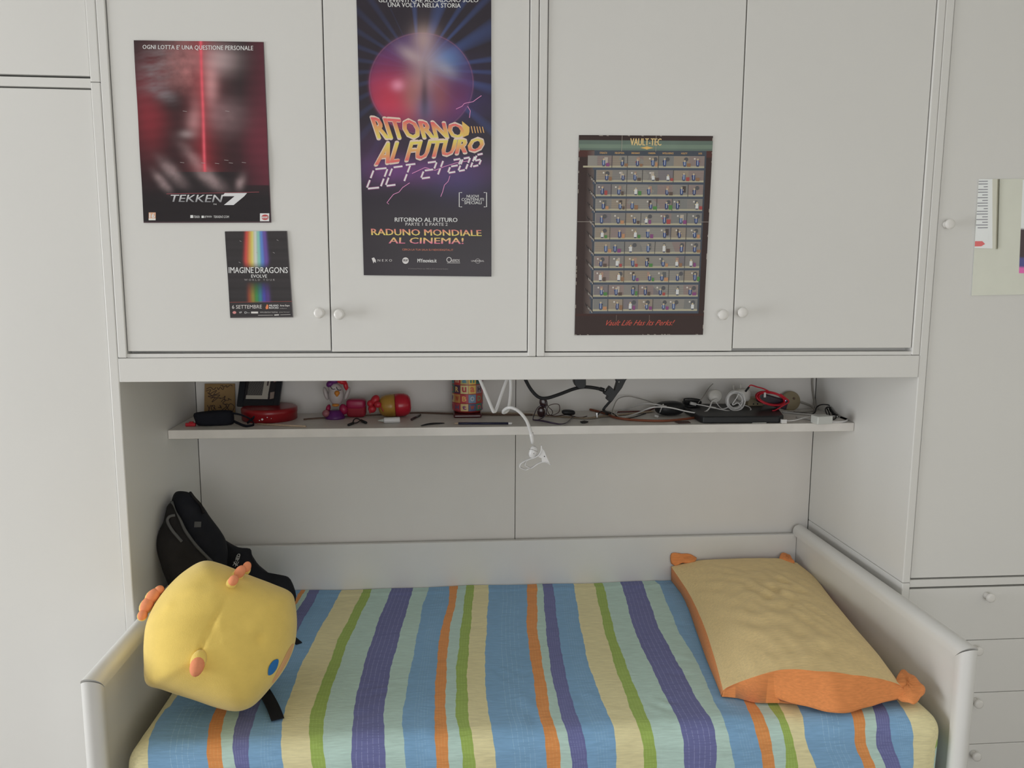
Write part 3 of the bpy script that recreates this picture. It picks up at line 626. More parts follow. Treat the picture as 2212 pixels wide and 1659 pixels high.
trim([(411, 1064), (420, 1076), (434, 1092), (440, 1108)], s1, .004, m_bp2, 'grab_handle', .008)
b_ = MB(); c = s1.surf(427, 1133, .004); b_.obox(c, s1.ex*.009, s1.ey*.008, s1.n*.002); b_.build('label_patch', m_trim, t, bevel=.001)
# lettering on the strap
def strap_text(tx, quad, name):
    g, f_ = glyphs(tx, .02); q = np.array(quad, float); u_ = g[:, :1]; v_ = 1-g[:, 1:2]; P = q[0]*(1-u_)*(1-v_)+q[1]*u_*(1-v_)+q[2]*u_*v_+q[3]*(1-u_)*v_
    k = MB(); k.add([s3.surf(a, b, .0045) for a, b in P], f_); k.build(name, mat('white_print', (.6, .6, .6), .7, var=.02), t)
strap_text('IED', [(508, 1209), (513, 1196), (520, 1196), (516, 1210)], 'lettering')
k = MB()
for a0, b0, a1, b1 in ((503, 1222, 509, 1211), (506, 1218, 514, 1222), (508, 1224, 513, 1210), (511, 1222, 516, 1213), (504, 1214, 511, 1219)):
    p, q = s3.surf(a0, b0, .0045), s3.surf(a1, b1, .0045); d = (q-p).normalized(); nn_ = d.cross(s3.n)*.0007; k.add([p+nn_, p-nn_, q-nn_, q+nn_], [(0, 1, 2, 3)])
k.build('logo', bpy.data.materials['white_print'], t)
def ribbon(pts, w, th=.0012):
    P = smooth_path([Vector(p) for p in pts], 5); k = MB(); vs = []
    for i, p in enumerate(P):
        d = (P[min(i+1, len(P)-1)]-P[max(i-1, 0)]).normalized(); sd = d.cross(Z3).normalized()*w; up = sd.cross(d).normalized()*th
        vs += [p+sd+up, p-sd+up, p-sd-up, p+sd-up]
    fs = [(4*i+a, 4*i+(a+1) % 4, 4*i+4+(a+1) % 4, 4*i+4+a) for i in range(len(P)-1) for a in range(4)]+[(0, 1, 2, 3), (len(vs)-1, len(vs)-2, len(vs)-3, len(vs)-4)]
    k.add(vs, fs); return k
ribbon([onZ(555, 1470, .477), onZ(575, 1500, .477), onZ(590, 1528, .479), onZ(600, 1554, .478)], .0145).build('strap_end', m_bp, t)
ribbon([onZ(615, 1360, .477), onZ(632, 1378, .478), onZ(646, 1390, .477)], .009).build('strap_end', m_bp, t)

# ------------------------------------------------------------------ things on the shelf
def tube(name, pts, r, m, parent=None, n=8, sub=6, **k): return MB().tube(pts, r, n, sub=sub, **k).build(name, m, parent)
def sz(a, b, h=0): return onZ(a, b, ZS+h)
# small red clip, pouch
b_ = MB(); c = sz(412, 917, .0055); b_.obox(c, X3*.014, Y3*.006, Z3*.005); b_.obox(c+X3*.002+Z3*.007, X3*.006, Y3*.005, Z3*.002)
tag(b_.build('peg', m_red, None, bevel=.0015), 'small red plastic clip beside the black pouch', 'clip')
m_pouch = mat('black_pouch_cloth', (.012, .013, .02), .8, .2, bump=.3, bscale=400, var=.2)
pc = sz(480, 921, .028); t = thing('pouch', 'black soft pouch with a wrist strap at the left end of the shelf', 'pouch', (pc.x, pc.y, ZS))
pp = [(419, 893), (445, 888), (470, 886), (493, 886), (503, 889), (506, 905), (502, 919), (488, 923), (455, 922), (428, 919), (421, 908)]
ps_ = Soft(pp, onY(462, 905, .385), 3, .024, .03, 5)
clp = lambda w: Vector((w.x, w.y, max(w.z, ZS+.001)))
b_ = MB(); ps_.mesh(b_, 10, 0, None, clp); b_.build('pouch_body', m_pouch, t, doubles=True)
w1 = MB().tube([onY(500, 892, .38), onY(520, 896, .375), onY(540, 905, .38), sz(548, 917, .004), sz(530, 920, .004), onY(505, 910, .38)], .0045, 6, flat=.35); w1.build('wrist_strap', m_pouch, t)
tube('strap_end', [sz(534, 914, .004), onY(548, 902, .40), onY(560, 888, .41)], .005, m_pouch, t, 6, flat=.4)
# autographed card
m_card = mat('tan_card', alb(128, 100, 58), .8, var=.08, vscale=20); m_ink = mat('dark_ink', (.03, .015, .03), .8, var=.1)
t = thing('card', 'tan cardboard square covered in handwritten signatures, leaning on the back wall', 'card', (-.93, .56, ZS))
q = [onY(442, 829, .563), onY(507, 829, .563), onY(508, 892, .553), onY(441, 893, .553)]; nq = (q[1]-q[0]).cross(q[3]-q[0]).normalized(); nq = -nq if nq.y > 0 else nq
MB().prism(q, -nq, .004).build('cardboard', m_card, t)
k = MB(); rs = random.Random(5)
def cardp(u, v): return (q[0]*(1-u)*(1-v)+q[1]*u*(1-v)+q[2]*u*v+q[3]*(1-u)*v)+nq*.0006
strokes = [[(.05, .25), (.2, .2), (.15, .35), (.4, .22), (.3, .38), (.5, .3)], [(.1, .3), (.3, .45), (.12, .42), (.5, .38), (.35, .5)], [(.2, .5), (.35, .45), (.25, .62), (.45, .48), (.55, .5)],
 [(.5, .5), (.62, .48), (.68, .42), (.66, .55), (.8, .56), (.78, .5), (.88, .56)], [(.55, .62), (.64, .52), (.68, .58), (.6, .66), (.72, .76), (.5, .95)], [(.6, .98), (.8, .74), (.7, .7), (.78, .88), (.9, .95), (.97, .78), (.86, .68), (.78, .76)],
 [(.1, .72), (.16, .85), (.14, .92), (.2, .72)], [(.24, .74), (.34, .74), (.3, .9), (.24, .86), (.24, .74), (.38, .88)], [(.45, .8), (.55, .8), (.5, .72), (.56, .84)], [(.52, .08), (.6, .05), (.62, .12), (.72, .06), (.74, .12), (.86, .04), (.92, .08)],
 [(.42, .12), (.46, .2), (.52, .12), (.6, .2), (.64, .14)], [(.06, .18), (.2, .12), (.3, .2), (.38, .12)]]
for st in strokes: k.tube([cardp(*p_) for p_ in st], .00085, 5, sub=5)
k.build('signatures', m_ink, t)
# picture frame
t = thing('framed_photo', 'black picture frame leaning above the round red tin', 'picture frame', (-.78, .5, ZS+.03))
fa, fb_, fc, fd = onY(524, 790, .565), onY(616, 790, .565), onY(604, 880, .50), onY(513, 879, .50)
def fq(u, v, l=0): return fa*(1-u)*(1-v)+fb_*u*(1-v)+fc*u*v+fd*(1-u)*v+nf*l
nf = (fb_-fa).cross(fd-fa).normalized(); nf = -nf if nf.y > 0 else nf
m_fr = mat('black_frame_lacquer', (.012, .014, .02), .35, .5, var=.1)
k = MB()
for (a0, a1, b0, b1) in ((0, .14, 0, 1), (.86, 1, 0, 1), (.14, .86, 0, .1), (.14, .86, .86, 1)):
    P_ = [fq(a0, b0), fq(a1, b0), fq(a1, b1), fq(a0, b1)]; k.prism(P_, nf, .012)
k.build('frame', m_fr, t, bevel=.001)
k = MB(); k.prism([fq(.13, .08, .002), fq(.87, .08, .002), fq(.87, .87, .002), fq(.13, .87, .002)], nf, .002); k.build('mount', mat('dark_mount', (.02, .017, .02), .5, var=.2), t)
def fsheet(quad, paint, nm, lab=None):
    def place(p, lift, wave):
        out_ = np.array([tuple(fq(a/100, b/100, .0046+lift*.0003)) for a, b in p]); return out_
    sh = Sheet(quad, place, 40, 60, paint); return sh
nz = np.random.default_rng(4).normal(0, 1, 4000)
def pA(u, v, x, y):
    c = np.outer(np.ones(len(u)), alb(74, 72, 70)); g = (np.sin(x*1.3+np.sin(y*.9)*2)*np.sin(y*.37+x*.2)); c = c*(1+.55*g[:, None]); return c
sh = fsheet([(22, 8), (58, 8), (55, 72), (20, 72)], pA, 'photo'); m_pr0 = print_material('photo_print', .3)
sh.rect(18, 73, 70, 82, (150, 145, 135)); sh.poly([(58, 5), (73, 5), (69, 82), (55, 82)], [(0, 1, 2, 3)], alb(150, 146, 136))
sh.poly([(64, 36), (68, 36), (67.5, 50), (63.5, 50)], [(0, 1, 2, 3)], alb(70, 60, 60)); sh.poly([(78, 30), (84, 26), (85, 40), (79, 42)], [(0, 1, 2, 3)], alb(120, 85, 85)); sh.poly([(74, 66), (84, 64), (84, 80), (75, 82)], [(0, 1, 2, 3)], alb(125, 110, 100))
sh.build('photo', m_pr0, t)
# round red tin
t = thing('red_tin', 'round flat red tin under the black picture frame', 'tin', (-.76, .47, ZS))
tc = Vector((-.775, .478, ZS)); rT = .083
MB().lathe(tc, Z3, [(0, rT-.003), (.002, rT), (.022, rT), (.024, rT+.001), (.036, rT+.001), (.039, rT-.003), (.040, rT-.012)], 48).build('tin_body', mat('red_tin_lacquer', (.27, .008, .013), .3, .5, var=.08), t)
k = MB()
for a_, z_, r_ in ((-1.62, .013, .0035), (-1.44, .019, .0018), (-1.30, .015, .0013), (-1.72, .010, .002)):
    d = Vector((math.cos(a_), math.sin(a_), 0)); k.lathe(tc+d*(rT+.0002)+Z3*z_, d, [(0, r_), (.0006, r_*.8)], 12)
k.build('white_dots', m_wpl, t)
# wooden stick
tag(tube('wooden_stick', [sz(556, 916, .003), sz(600, 918, .003), sz(661, 921, .003)], .0028, m_wood, None, 8, 0), 'thin pale wooden stick lying near the shelf edge', 'stick')
# bird figure
m_feath = mat('pearly_white_plastic', alb(150, 142, 142), .35, .5, var=.05); m_pur = mat('purple_plastic', (.13, .02, .17), .35, var=.1); m_org = mat('orange_plastic', (.60, .22, .03), .4, var=.05)
m_mag = mat('magenta_plastic', (.36, .012, .07), .4, var=.1)
YB_ = .475; t = thing('bird_figure', 'small white toy bird with orange beak and purple and red bow', 'toy', (onY(727, 895, YB_).x, YB_, ZS)); sc = 1/700.
def el(mb, a, b, Y, rx, ry, rz, mi=0, rot=0, e_=1.0):
    c = onY(a, b, Y); ax = Vector((math.cos(rot), 0, math.sin(rot))); az = Vector((-math.sin(rot), 0, math.cos(rot))); return mb.ell(c, ax*rx*sc, Y3*ry*sc, az*rz*sc, 18, 12, mi, e_)
b_ = MB(); el(b_, 726, 852, YB_, 17, 16, 24); el(b_, 723, 838, YB_, 14, 13, 12); b_.build('body', m_feath, t)
for a, rt in ((704, .25), (750, -.35)):
    b_ = MB(); el(b_, a, 850, YB_, 5, 9, 15, 0, rt); b_.build('wing', m_feath, t)
b_ = MB(); el(b_, 728, 849, YB_-.019, 6, 7, 5.5); el(b_, 728, 853, YB_-.019, 3.5, 6, 4); b_.build('beak', m_org, t)
b_ = MB()
for a, b, r_ in ((719, 838, .0), (732, 840, .0)):
    P_ = [onY(a+dx, b+dy, YB_-.0185) for dx, dy in ((-5, -4), (-3, 1), (1, 3), (5, 2))]; b_.tube(P_, .0011, 6)
b_.build('closed_eyes', m_ink, t)
b_ = MB(); el(b_, 713, 829, YB_-.006, 9, 9, 7, 0, .6); el(b_, 722, 822, YB_-.004, 10, 10, 7); b_.build('flower', m_pur, t)
b_ = MB(); el(b_, 738, 824, YB_-.004, 12, 10, 6, 0, -.3); el(b_, 747, 833, YB_-.002, 5, 7, 12, 0, .25); b_.build('bow', m_red, t)
b_ = MB(); el(b_, 725, 875, YB_-.012, 8, 7, 3.5); b_.build('feet', m_org, t)
b_ = MB(); b_.lathe((onY(724, 898, YB_).x, YB_, ZS), Z3, [(0, .030), (.004, .031), (.012, .026), (.022, .020), (.026, .014)], 24); b_.build('base', m_pur, t)
b_ = MB(); el(b_, 704, 893, YB_-.016, 8, 8, 8); b_.build('ball', mat('pink_plastic', (.35, .12, .14), .4, var=.1), t)
for q_ in ((742, 884, YB_+.006, 9, 9, 12, 0, .3), (709, 882, YB_+.004, 5, 8, 9, 0, -.3)): b_ = MB(); el(b_, *q_); b_.build('collar', m_mag, t)
# red pouch and capsule
b_ = MB(); c = onY(770, 881, .50); c.z = ZS+.029; b_.ell(c, X3*.030, Y3*.022, Z3*.0285, 24, 16, 0, .38)
t = thing('red_pouch', 'small dark red cloth pouch between the toy bird and the capsule', 'pouch', (c.x, c.y, ZS)); b_.build('pouch_body', m_redf, t)
b_ = MB(); b_.ell(c+Z3*.014-Y3*.004, X3*.0305, Y3*.0215, Z3*.0155, 24, 12, 0, .5); o = b_.build('flap', m_mag, t)
t = thing('capsule', 'big plastic capsule, half yellow and half red, tied with a red bow', 'capsule', (onY(855, 866, .49).x, .49, ZS)); cc = onY(854, 866, .49); cc.z = ZS+.0375
ax = Vector((1, .05, .05)).normalized(); R1 = .036
MB().lathe(cc-ax*.001, -ax, [(0, R1), (.014, R1), (.028, R1*.97), (.040, R1*.86), (.048, R1*.66), (.052, R1*.35)], 32).build('yellow_half', mat('yellow_plastic', alb(150, 112, 28), .3, .5, var=.03), t)
MB().lathe(cc, ax, [(0, R1*1.02), (.012, R1*1.03), (.028, R1*1.0), (.040, R1*.86), (.046, R1*.66), (.049, R1*.35)], 32).build('red_half', mat('glossy_red', (.52, .014, .035), .25, .5, var=.03), t)
b_ = MB(); el(b_, 810, 864, .47, 9, 10, 12, 0, -.6); el(b_, 804, 883, .47, 9, 9, 9, 0, .6); el(b_, 816, 874, .455, 8, 7, 7); el(b_, 800, 872, .465, 7, 8, 8, 0, .3); b_.tube([onY(815, 873, .455), onY(823, 880, .45), onY(828, 889, .45)], .003, 6, flat=.4); b_.tube([onY(808, 872, .47), onY(798, 884, .46), onY(800, 893, .46)], .003, 6, flat=.4); b_.build('bow', mat('red_ribbon', (.50, .02, .035), .4, bump=.3, var=.15), t)
# bits lying on the shelf
b_ = MB(); z_ = ZS+.003
b_.tube([sz(762, 914, .003), sz(765, 906, .010), sz(772, 904, .014), sz(779, 908, .008)], .002, 6); b_.tube([sz(779, 908, .008), sz(771, 913, .004), sz(762, 914, .003)], .0018, 6)
b_.tube([sz(753, 918, .0035), sz(763, 914, .0035)], .0042, 8, sub=0); b_.tube([sz(780, 908, .0045), sz(791, 913, .0045)], .004, 8, sub=0)
tag(b_.build('cable_tie_cord', m_blackm, None), 'tiny black looped cord with fat ends in front of the red pouch', 'cord')
t = thing('marker_pen', 'short white tube with clear nozzle lying on the shelf', 'tube', sz(845, 906)); c0, c1 = sz(829, 908, .009), sz(864, 907, .009); d = (c1-c0).normalized()
MB().lathe(c0, d, [(0, .0085), (.003, .009), ((c1-c0).length-.003, .009), ((c1-c0).length, .008)], 16).build('barrel', m_wpl, t)
MB().lathe(c0, -d, [(0, .006), (.006, .0045), (.014, .002), (.018, .001)], 12).build('nozzle', mat('clear_plastic', (.5, .52, .48), .2, var=.03), t)
tag(tube('pencil_stub', [sz(846, 899, .003), sz(864, 897, .003)], .002, m_blackm, None, 6, 0), 'short black lead lying behind the white tube', 'stub')
tag(tube('dark_pen', [sz(889, 906, .004), sz(908, 896, .004)], .0035, m_eye, None, 8, 0), 'short dark pen lying askew near the capsule', 'pen')
tag(MB().tube([sz(909, 919.5, .002), sz(930, 915.5, .003), sz(960, 914, .002)], lambda q_: .0024*math.sin(PI*(.08+.84*q_))+.0005, 6, sub=5).build('lead_sliver', m_blackm, None), 'thin black sliver lying in front of the letter cup', 'sliver')
# letter cup
t = thing('letter_cup', 'round tin cup with coloured letter blocks, beside the white gooseneck arm', 'cup', (onY(1010, 890, .5).x, .5, ZS)); cc = Vector((onY(1010, 880, .51).x, .51, ZS+.0125)); CRd = .049
MB().lathe(cc, Z3, [(0, CRd*.8), (.006, CRd*.95), (.012, CRd), (.15, CRd), (.153, CRd*.97)], 40).build('cup_body', mat('red_cup_lacquer', (.42, .05, .05), .35, .5, var=.05), t)
cl9 = [(150, 50, 60), (60, 120, 130), (190, 165, 110), (150, 60, 40), (60, 75, 110), (195, 150, 70), (40, 110, 90), (170, 70, 80), (120, 60, 110)]
letters = 'abmanuoHERintsaucw'; li_ = 0; rs = random.Random(11)
m_prc = print_material('cup_print', .35); vv_ = []; cc_ = []; ff_ = []
def cupP(ang, z, l): return (cc.x+(CRd+l)*math.sin(ang), cc.y-(CRd+l)*math.cos(ang), ZS+.0125+z)
def cup_add(pts, fs, col): o_ = len(vv_); vv_.extend(pts); cc_.extend([(*alb(*col), 1)]*len(pts)); ff_.extend([tuple(i+o_ for i in f_) for f_ in fs])
dA = 2*PI/12
lets = {(0, 1): 'a', (1, 1): 'n', (0, 2): 'u', (1, 2): 'a', (-1, 1): 'm', (-1, 2): 'R', (2, 2): 'H', (0, 3): 'B', (1, 3): 'o', (2, 3): 'D', (-1, 3): 'W', (2, 1): 'E'}
colt = {(0, 1): ((165, 150, 90), (70, 130, 150)), (1, 1): ((200, 165, 60), (40, 120, 110)), (2, 1): ((50, 100, 90), (30, 60, 60)), (-1, 1): ((160, 40, 40), (180, 165, 130)), (0, 2): ((190, 175, 120), (160, 45, 60)), (1, 2): ((195, 160, 70), (190, 90, 60)), (2, 2): ((130, 110, 115), (60, 50, 60)), (-1, 2): ((70, 45, 70), (190, 160, 90)),
 (0, 3): ((165, 50, 60), (210, 150, 80)), (1, 3): ((90, 120, 150), (150, 160, 170)), (2, 3): ((150, 60, 50), (90, 130, 100)), (-1, 3): ((170, 120, 60), (150, 40, 40))}
for row in range(0, 5):
    z0 = .1225-row*.0295
    for cI in range(-3, 9):
        bg, fg = colt.get((cI, row), (cl9[(cI*2+row*5) % 9], cl9[(cI*4+row+4) % 9])); a0 = (cI-.45)*dA-.25; zt, zb = z0+.0265, z0
        P_ = []; F_ = []
        for k_ in range(5):
            aa = a0+dA*.95*k_/4; P_ += [cupP(aa, zt, .0004), cupP(aa, max(zb, .008), .0004)]
            if k_: F_.append((2*k_-2, 2*k_-1, 2*k_+1, 2*k_))
        cup_add(P_, F_, bg); ch = lets.get((cI, row), letters[(cI*5+row*3) % len(letters)]); g, f_ = glyphs(ch, .03)
        cup_add([cupP(a0+dA*(.2+.55*gx), max(zb, .008)+.005+(zt-max(zb, .008)-.010)*gy, .0009) for gx, gy in g], f_, fg)
me = bpy.data.meshes.new('letter_print'); me.from_pydata(vv_, [], ff_); a_ = me.color_attributes.new('print', 'FLOAT_COLOR', 'POINT'); a_.data.foreach_set('color', np.array(cc_, np.float32).ravel()); me.materials.append(m_prc)
o = bpy.data.objects.new('letter_print', me); COL.objects.link(o); o.parent = t; o.matrix_parent_inverse = t.matrix_basis.inverted()
t = thing('cup_stand', 'flat dark red stand with a metal edge under the letter cup', 'stand', (cc.x, .5, ZS))
MB().box(cc.x-.045, cc.x+.043, .458, .556, ZS+.0002, ZS+.012).build('stand_body', mat('dark_red_plastic', (.09, .01, .015), .3, var=.05), t, bevel=.003)
MB().box(cc.x-.040, cc.x+.038, .4565, .4585, ZS+.0055, ZS+.0072).build('steel_edge', m_chrome, t)
# pencil
t = thing('pencil', 'dark blue pencil with white tip lying along the shelf edge', 'pencil', sz(1045, 914)); c0, c1 = sz(990, 914.5, .004), sz(1098, 914.5, .004); d = (c1-c0).normalized()
MB().lathe(c0, d, [(0, .0036), ((c1-c0).length, .0036)], 6).build('barrel', mat('navy_paint', (.012, .014, .05), .35, var=.05), t)
MB().lathe(c1, d, [(0, .0037), (.011, .0036), (.012, .002)], 10).build('white_tip', m_wpl, t)
MB().lathe(c0, -d, [(0, .0035), (.012, .001)], 6).build('sharpened_tip', m_wood, t)
# tape measure along the back, brown cord
m_tape = mat('yellowed_tape', alb(158, 138, 112), .6, var=.1, vscale=30); m_tick = mat('tape_ticks', alb(120, 70, 60), .7, var=.1)
def strip(name, pts, w, m, lab, cat, ticks=False):
    P_ = smooth_path([Vector(p_) for p_ in pts], 8); k = MB(); vs = []; tk = MB()
    for i, p_ in enumerate(P_):
        d_ = (P_[min(i+1, len(P_)-1)]-P_[max(i-1, 0)]).normalized(); sd = d_.cross(Z3).normalized()*w; vs += [p_+sd+Z3*.0006, p_-sd+Z3*.0006, p_-sd-Z3*.0002, p_+sd-Z3*.0002]
        if ticks and i % 2 == 0: tk.add([p_+sd+Z3*.001+d_*.0008, p_+sd*.2+Z3*.001+d_*.0008, p_+sd*.2+Z3*.001-d_*.0008, p_+sd+Z3*.001-d_*.0008], [(0, 1, 2, 3)], 1)
    k.add(vs, [(4*i+a, 4*i+(a+1) % 4, 4*i+4+(a+1) % 4, 4*i+4+a) for i in range(len(P_)-1) for a in range(4)]+[(0, 1, 2, 3), (len(vs)-1, len(vs)-2, len(vs)-3, len(vs)-4)])
    k.v += tk.v; o_ = len(vs); k.f += [tuple(i+o_ for i in f_) for f_ in tk.f]; k.m += tk.m; k.sm += tk.sm
    return tag(k.build(name, [m, m_tick], None), lab, cat)
strip('tape_measure', [sz(1036, 892, .002), sz(1120, 893, .003), sz(1180, 898, .002), sz(1230, 901, .002), sz(1270, 903, .003), sz(1300, 899, .003), sz(1345, 895, .003), sz(1410, 888, .004)], .009, m_tape, 'yellowed tape measure with red ticks running along the back of the shelf', 'tape measure', True)
tag(MB().tube([sz(656, 906, .002), sz(680, 904, .002), sz(760, 899, .002), sz(840, 895, .002), sz(900, 892, .002), sz(960, 893, .003), sz(1030, 895, .003), sz(1090, 896, .003), sz(1150, 896, .003)], .0028, 8).build('brown_cord', m_bcab, None), 'long thin brown cord lying along the left half of the shelf', 'cord')
tag(MB().tube([sz(1255, 880, .003), sz(1305, 892, .004), sz(1330, 902, .004), sz(1370, 907, .004), sz(1430, 909, .004), sz(1480, 905, .004), sz(1520, 899, .004), sz(1560, 893, .004)], .0038, 8).build('orange_cord', m_ocab, None), 'orange brown cord curving along the shelf below the white cables', 'cord')
# white gooseneck phone holder
t = thing('phone_holder', 'white gooseneck phone holder hanging in front of the shelf', 'phone holder', (.03, .25, 1.02))
def gp(a, b, Y): return onY(a, b, Y)
MB().tube([gp(1027, 803, .20), gp(1037, 821, .20), gp(1052, 856, .20), gp(1064, 885, .205), gp(1067, 889, .21), gp(1072, 884, .215), gp(1083, 852, .23), gp(1094, 822, .24), gp(1098, 817, .25), gp(1103, 822, .255), gp(1103, 850, .25), gp(1099, 880, .24), gp(1094, 889, .23), gp(1087, 891, .22), gp(1090, 885, .20), gp(1102, 880, .18), gp(1120, 888, .175), gp(1137, 908, .18), gp(1147, 935, .19), gp(1149, 944, .19)], .0047, 10, sub=8).build('gooseneck_arm', m_wpl, t)
MB().tube([gp(1147.5, 935, .19), gp(1151, 958, .192)], lambda q_: .0064-.0014*q_, 12, sub=3).build('arm_sleeve', m_wpl, t)
k = MB(); c = gp(1151.5, 976, .195); e1 = Vector((.93, 0, -.28)); e2 = Vector((.28, 0, .93)); k.ell(c, e1*.0115, Y3*.0105, e2*.018, 20, 14, 0, .8); k.build('ball_joint', m_wpl, t)
k = MB(); k.tube([gp(1142.5, 970, .1835), gp(1152, 972, .1825), gp(1161, 976, .1845)], .0006, 5); k.build('joint_seam', m_gcab, t)
MB().lathe(gp(1152.5, 979, .1855), (0, -1, 0), [(0, .0022), (.0008, .002)], 12).build('screw', m_blackm, t)
k = MB(); k.tube([gp(1169.5, 962, .19), gp(1169, 972, .19), gp(1164, 982, .19), gp(1155, 988, .19), gp(1140, 993, .19), gp(1130, 998, .188), gp(1124, 1003, .188), gp(1123, 1009, .188), gp(1128, 1012, .188), gp(1136, 1014.5, .188), gp(1142, 1012, .188)], .0017, 8, up=(0, -1, 0), flat=3.6); k.build('clamp_jaw', m_wpl, t)
k = MB(); k.tube([gp(1140, 994, .19), gp(1136, 997, .19), gp(1134, 1004, .19), gp(1137, 1006.5, .19), gp(1146, 1011, .19), gp(1154, 1007, .19), gp(1163, 1001, .19), gp(1172, 998, .19), gp(1180, 998, .19), gp(1190, 1004, .19)], .0017, 8, up=(0, -1, 0), flat=3.6); k.build('clamp_jaw', m_wpl, t)
k = MB(); k.prism([gp(1170, 966, .186), gp(1176, 975, .186), gp(1182, 990, .186), gp(1189, 1003, .186), gp(1180, 998, .186), gp(1171, 998, .186), gp(1170, 990, .186), gp(1161, 986, .186), gp(1167, 980, .186)], (0, 1, 0), .008); k.build('clamp_body', m_wpl, t)
MB().lathe(gp(1176, 986, .186), (0, -1, 0), [(0, .0016), (.0006, .0014)], 12).build('rivet', m_blackm, t)
# black arm with clamp
t = thing('clamp_lamp', 'black articulated lamp with clamp hanging from the bridge board', 'lamp', (.18, .35, 1.2))
Yk = .36; MB().tube([gp(1125, 795, Yk), gp(1136, 822, Yk), gp(1149, 844, Yk), gp(1164, 858, Yk), gp(1181, 860, Yk), gp(1205, 853, Yk), gp(1240, 840, Yk), gp(1262, 836, Yk), gp(1285, 838, Yk), gp(1303, 842, Yk)], .0052, 10, sub=8).build('flexible_arm', m_blackm, t)
tube('hose_end', [gp(1296, 840, Yk), gp(1305, 843, Yk)], .0064, m_black, t, 10, 0)
tube('steel_pin', [gp(1304, 843, Yk), gp(1310, 843.5, Yk)], .0022, m_chrome, t, 8, 0)
k = MB(); k.prism([gp(1240, 800, Yk-.012), gp(1266, 800, Yk-.012), gp(1266, 833, Yk-.012), gp(1262, 840, Yk-.012), gp(1250, 840, Yk-.012), gp(1243, 833, Yk-.012), gp(1240, 826, Yk-.012)], Y3, .03); k.build('mount_block', m_black, t, bevel=.002)
def pp_(L_): return [gp(a, b, Yk-.009) for a, b in L_]
k = MB(); k.prism(pp_([(1304, 851), (1318, 834), (1328, 843), (1333, 826), (1329, 816), (1342, 800), (1372, 800), (1352, 822), (1344, 838), (1334, 851), (1322, 868), (1314, 866), (1310, 862), (1313, 856)]), Y3, .022); k.build('clamp', m_black, t, bevel=.0015)
MB().lathe(gp(1337, 825, Yk-.0095), (0, -1, 0), [(0, .0022), (.001, .0018)], 12).build('screw', m_chrome, t)
k = MB().tube([gp(1319, 866, Yk), gp(1311, 875, Yk+.01), gp(1304, 886, Yk+.02), sz(1316, 893, .006), sz(1318, 895, .006)], .0042, 8); k.tube([gp(1303, 884, Yk+.01), sz(1304, 890, .006), sz(1312, 896, .005)], .003, 8); k.build('lower_rod', m_black, t)
# glasses and sunglasses
t = thing('glasses', 'thin framed dark purple glasses lying with folded temples on the shelf', 'glasses', sz(1180, 905)); m_gl = mat('purple_frame', (.035, .02, .045), .3, .5, var=.1)
def loop(pts, r, name, m, closed=True): return MB().tube(pts, r, 6, sub=6, closed=closed).build(name, m, t)
loop([sz(1152, 907, .003), onY(1155, 893, .42), onY(1162, 880, .43), onY(1172, 876, .44), onY(1180, 884, .44), onY(1178, 896, .43), sz(1168, 905, .004)], .0014, 'rim', m_gl)
loop([onY(1184, 878, .45), onY(1195, 873, .455), onY(1207, 874, .46), onY(1209, 884, .46), onY(1205, 892, .455), onY(1190, 897, .45), onY(1183, 888, .45)], .0013, 'rim', mat('brown_frame', (.07, .035, .03), .3, .5, var=.1))
MB().tube([sz(1151, 907, .004), sz(1170, 909, .006), sz(1190, 913, .006), sz(1208, 916, .004), sz(1222, 914, .004), sz(1232, 906, .004), sz(1239, 899, .004)], lambda q_: .0022+.0016*math.sin(PI*min(1, q_*1.8)), 8, flat=.6).build('temple', m_gl, t)
MB().tube([onY(1180, 896, .44), sz(1200, 899, .004), sz(1225, 896, .004), sz(1250, 902, .003), sz(1268, 899, .003)], .0016, 6).build('temple', bpy.data.materials['brown_frame'], t)
t = thing('sunglasses', 'dark brown tinted sunglasses standing on edge behind the glasses', 'sunglasses', onY(1170, 892, .46)); t.location.z = ZS
for a, b, rx, rz, rt in ((1174, 870, 9, 12, .35), (1169, 890, 9, 12, .1)):
    k = MB(); el(k, a, b, .46, rx, 3, rz, 0, rt); k.build('lens', mat('brown_tinted_lens', (.035, .012, .014), .15, .6, var=.1), t)
loop([onY(1180, 866, .455), onY(1184, 878, .45), onY(1192, 886, .45), onY(1193, 894, .45), onY(1184, 898, .45), onY(1180, 890, .45)], .0013, 'bridge', m_eye)
# small black case, plug, fragment
t = thing('eyeglass_case', 'small rounded black case lying behind the glasses', 'case', sz(1228, 893)); k = MB(); c = onY(1228, 885, .47); c.z = ZS+.013; k.ell(c, Vector((.0225, .004, -.002)), Y3*.013, Z3*.0085, 20, 12, 0, .7); k.build('case_body', m_black, t)
t = thing('usb_cable', 'thin dark cable with a metal plug lying near the black clamp', 'cable', sz(1290, 896)); MB().tube([sz(1292, 896, .006), sz(1296, 890, .01), sz(1306, 888, .004), sz(1322, 892, .003), sz(1340, 903, .003), sz(1365, 902, .003), sz(1395, 893, .003)], .0017, 6).build('cord', m_blackm, t)
MB().obox(sz(1289, 897, .010), Vector((.003, 0, .001)), Y3*.003, Vector((-.001, 0, .0085))).build('plug', m_chrome, t, bevel=.001)
tag(MB().prism([sz(1253, 912, 0.001), sz(1262, 910, .001), sz(1271, 912, .001), sz(1264, 914.5, .001), sz(1257, 914.5, .001)], Z3, .003).build('dark_chip', m_blackm, None, bevel=.0008), 'small dark pointed chip near the shelf edge', 'chip')
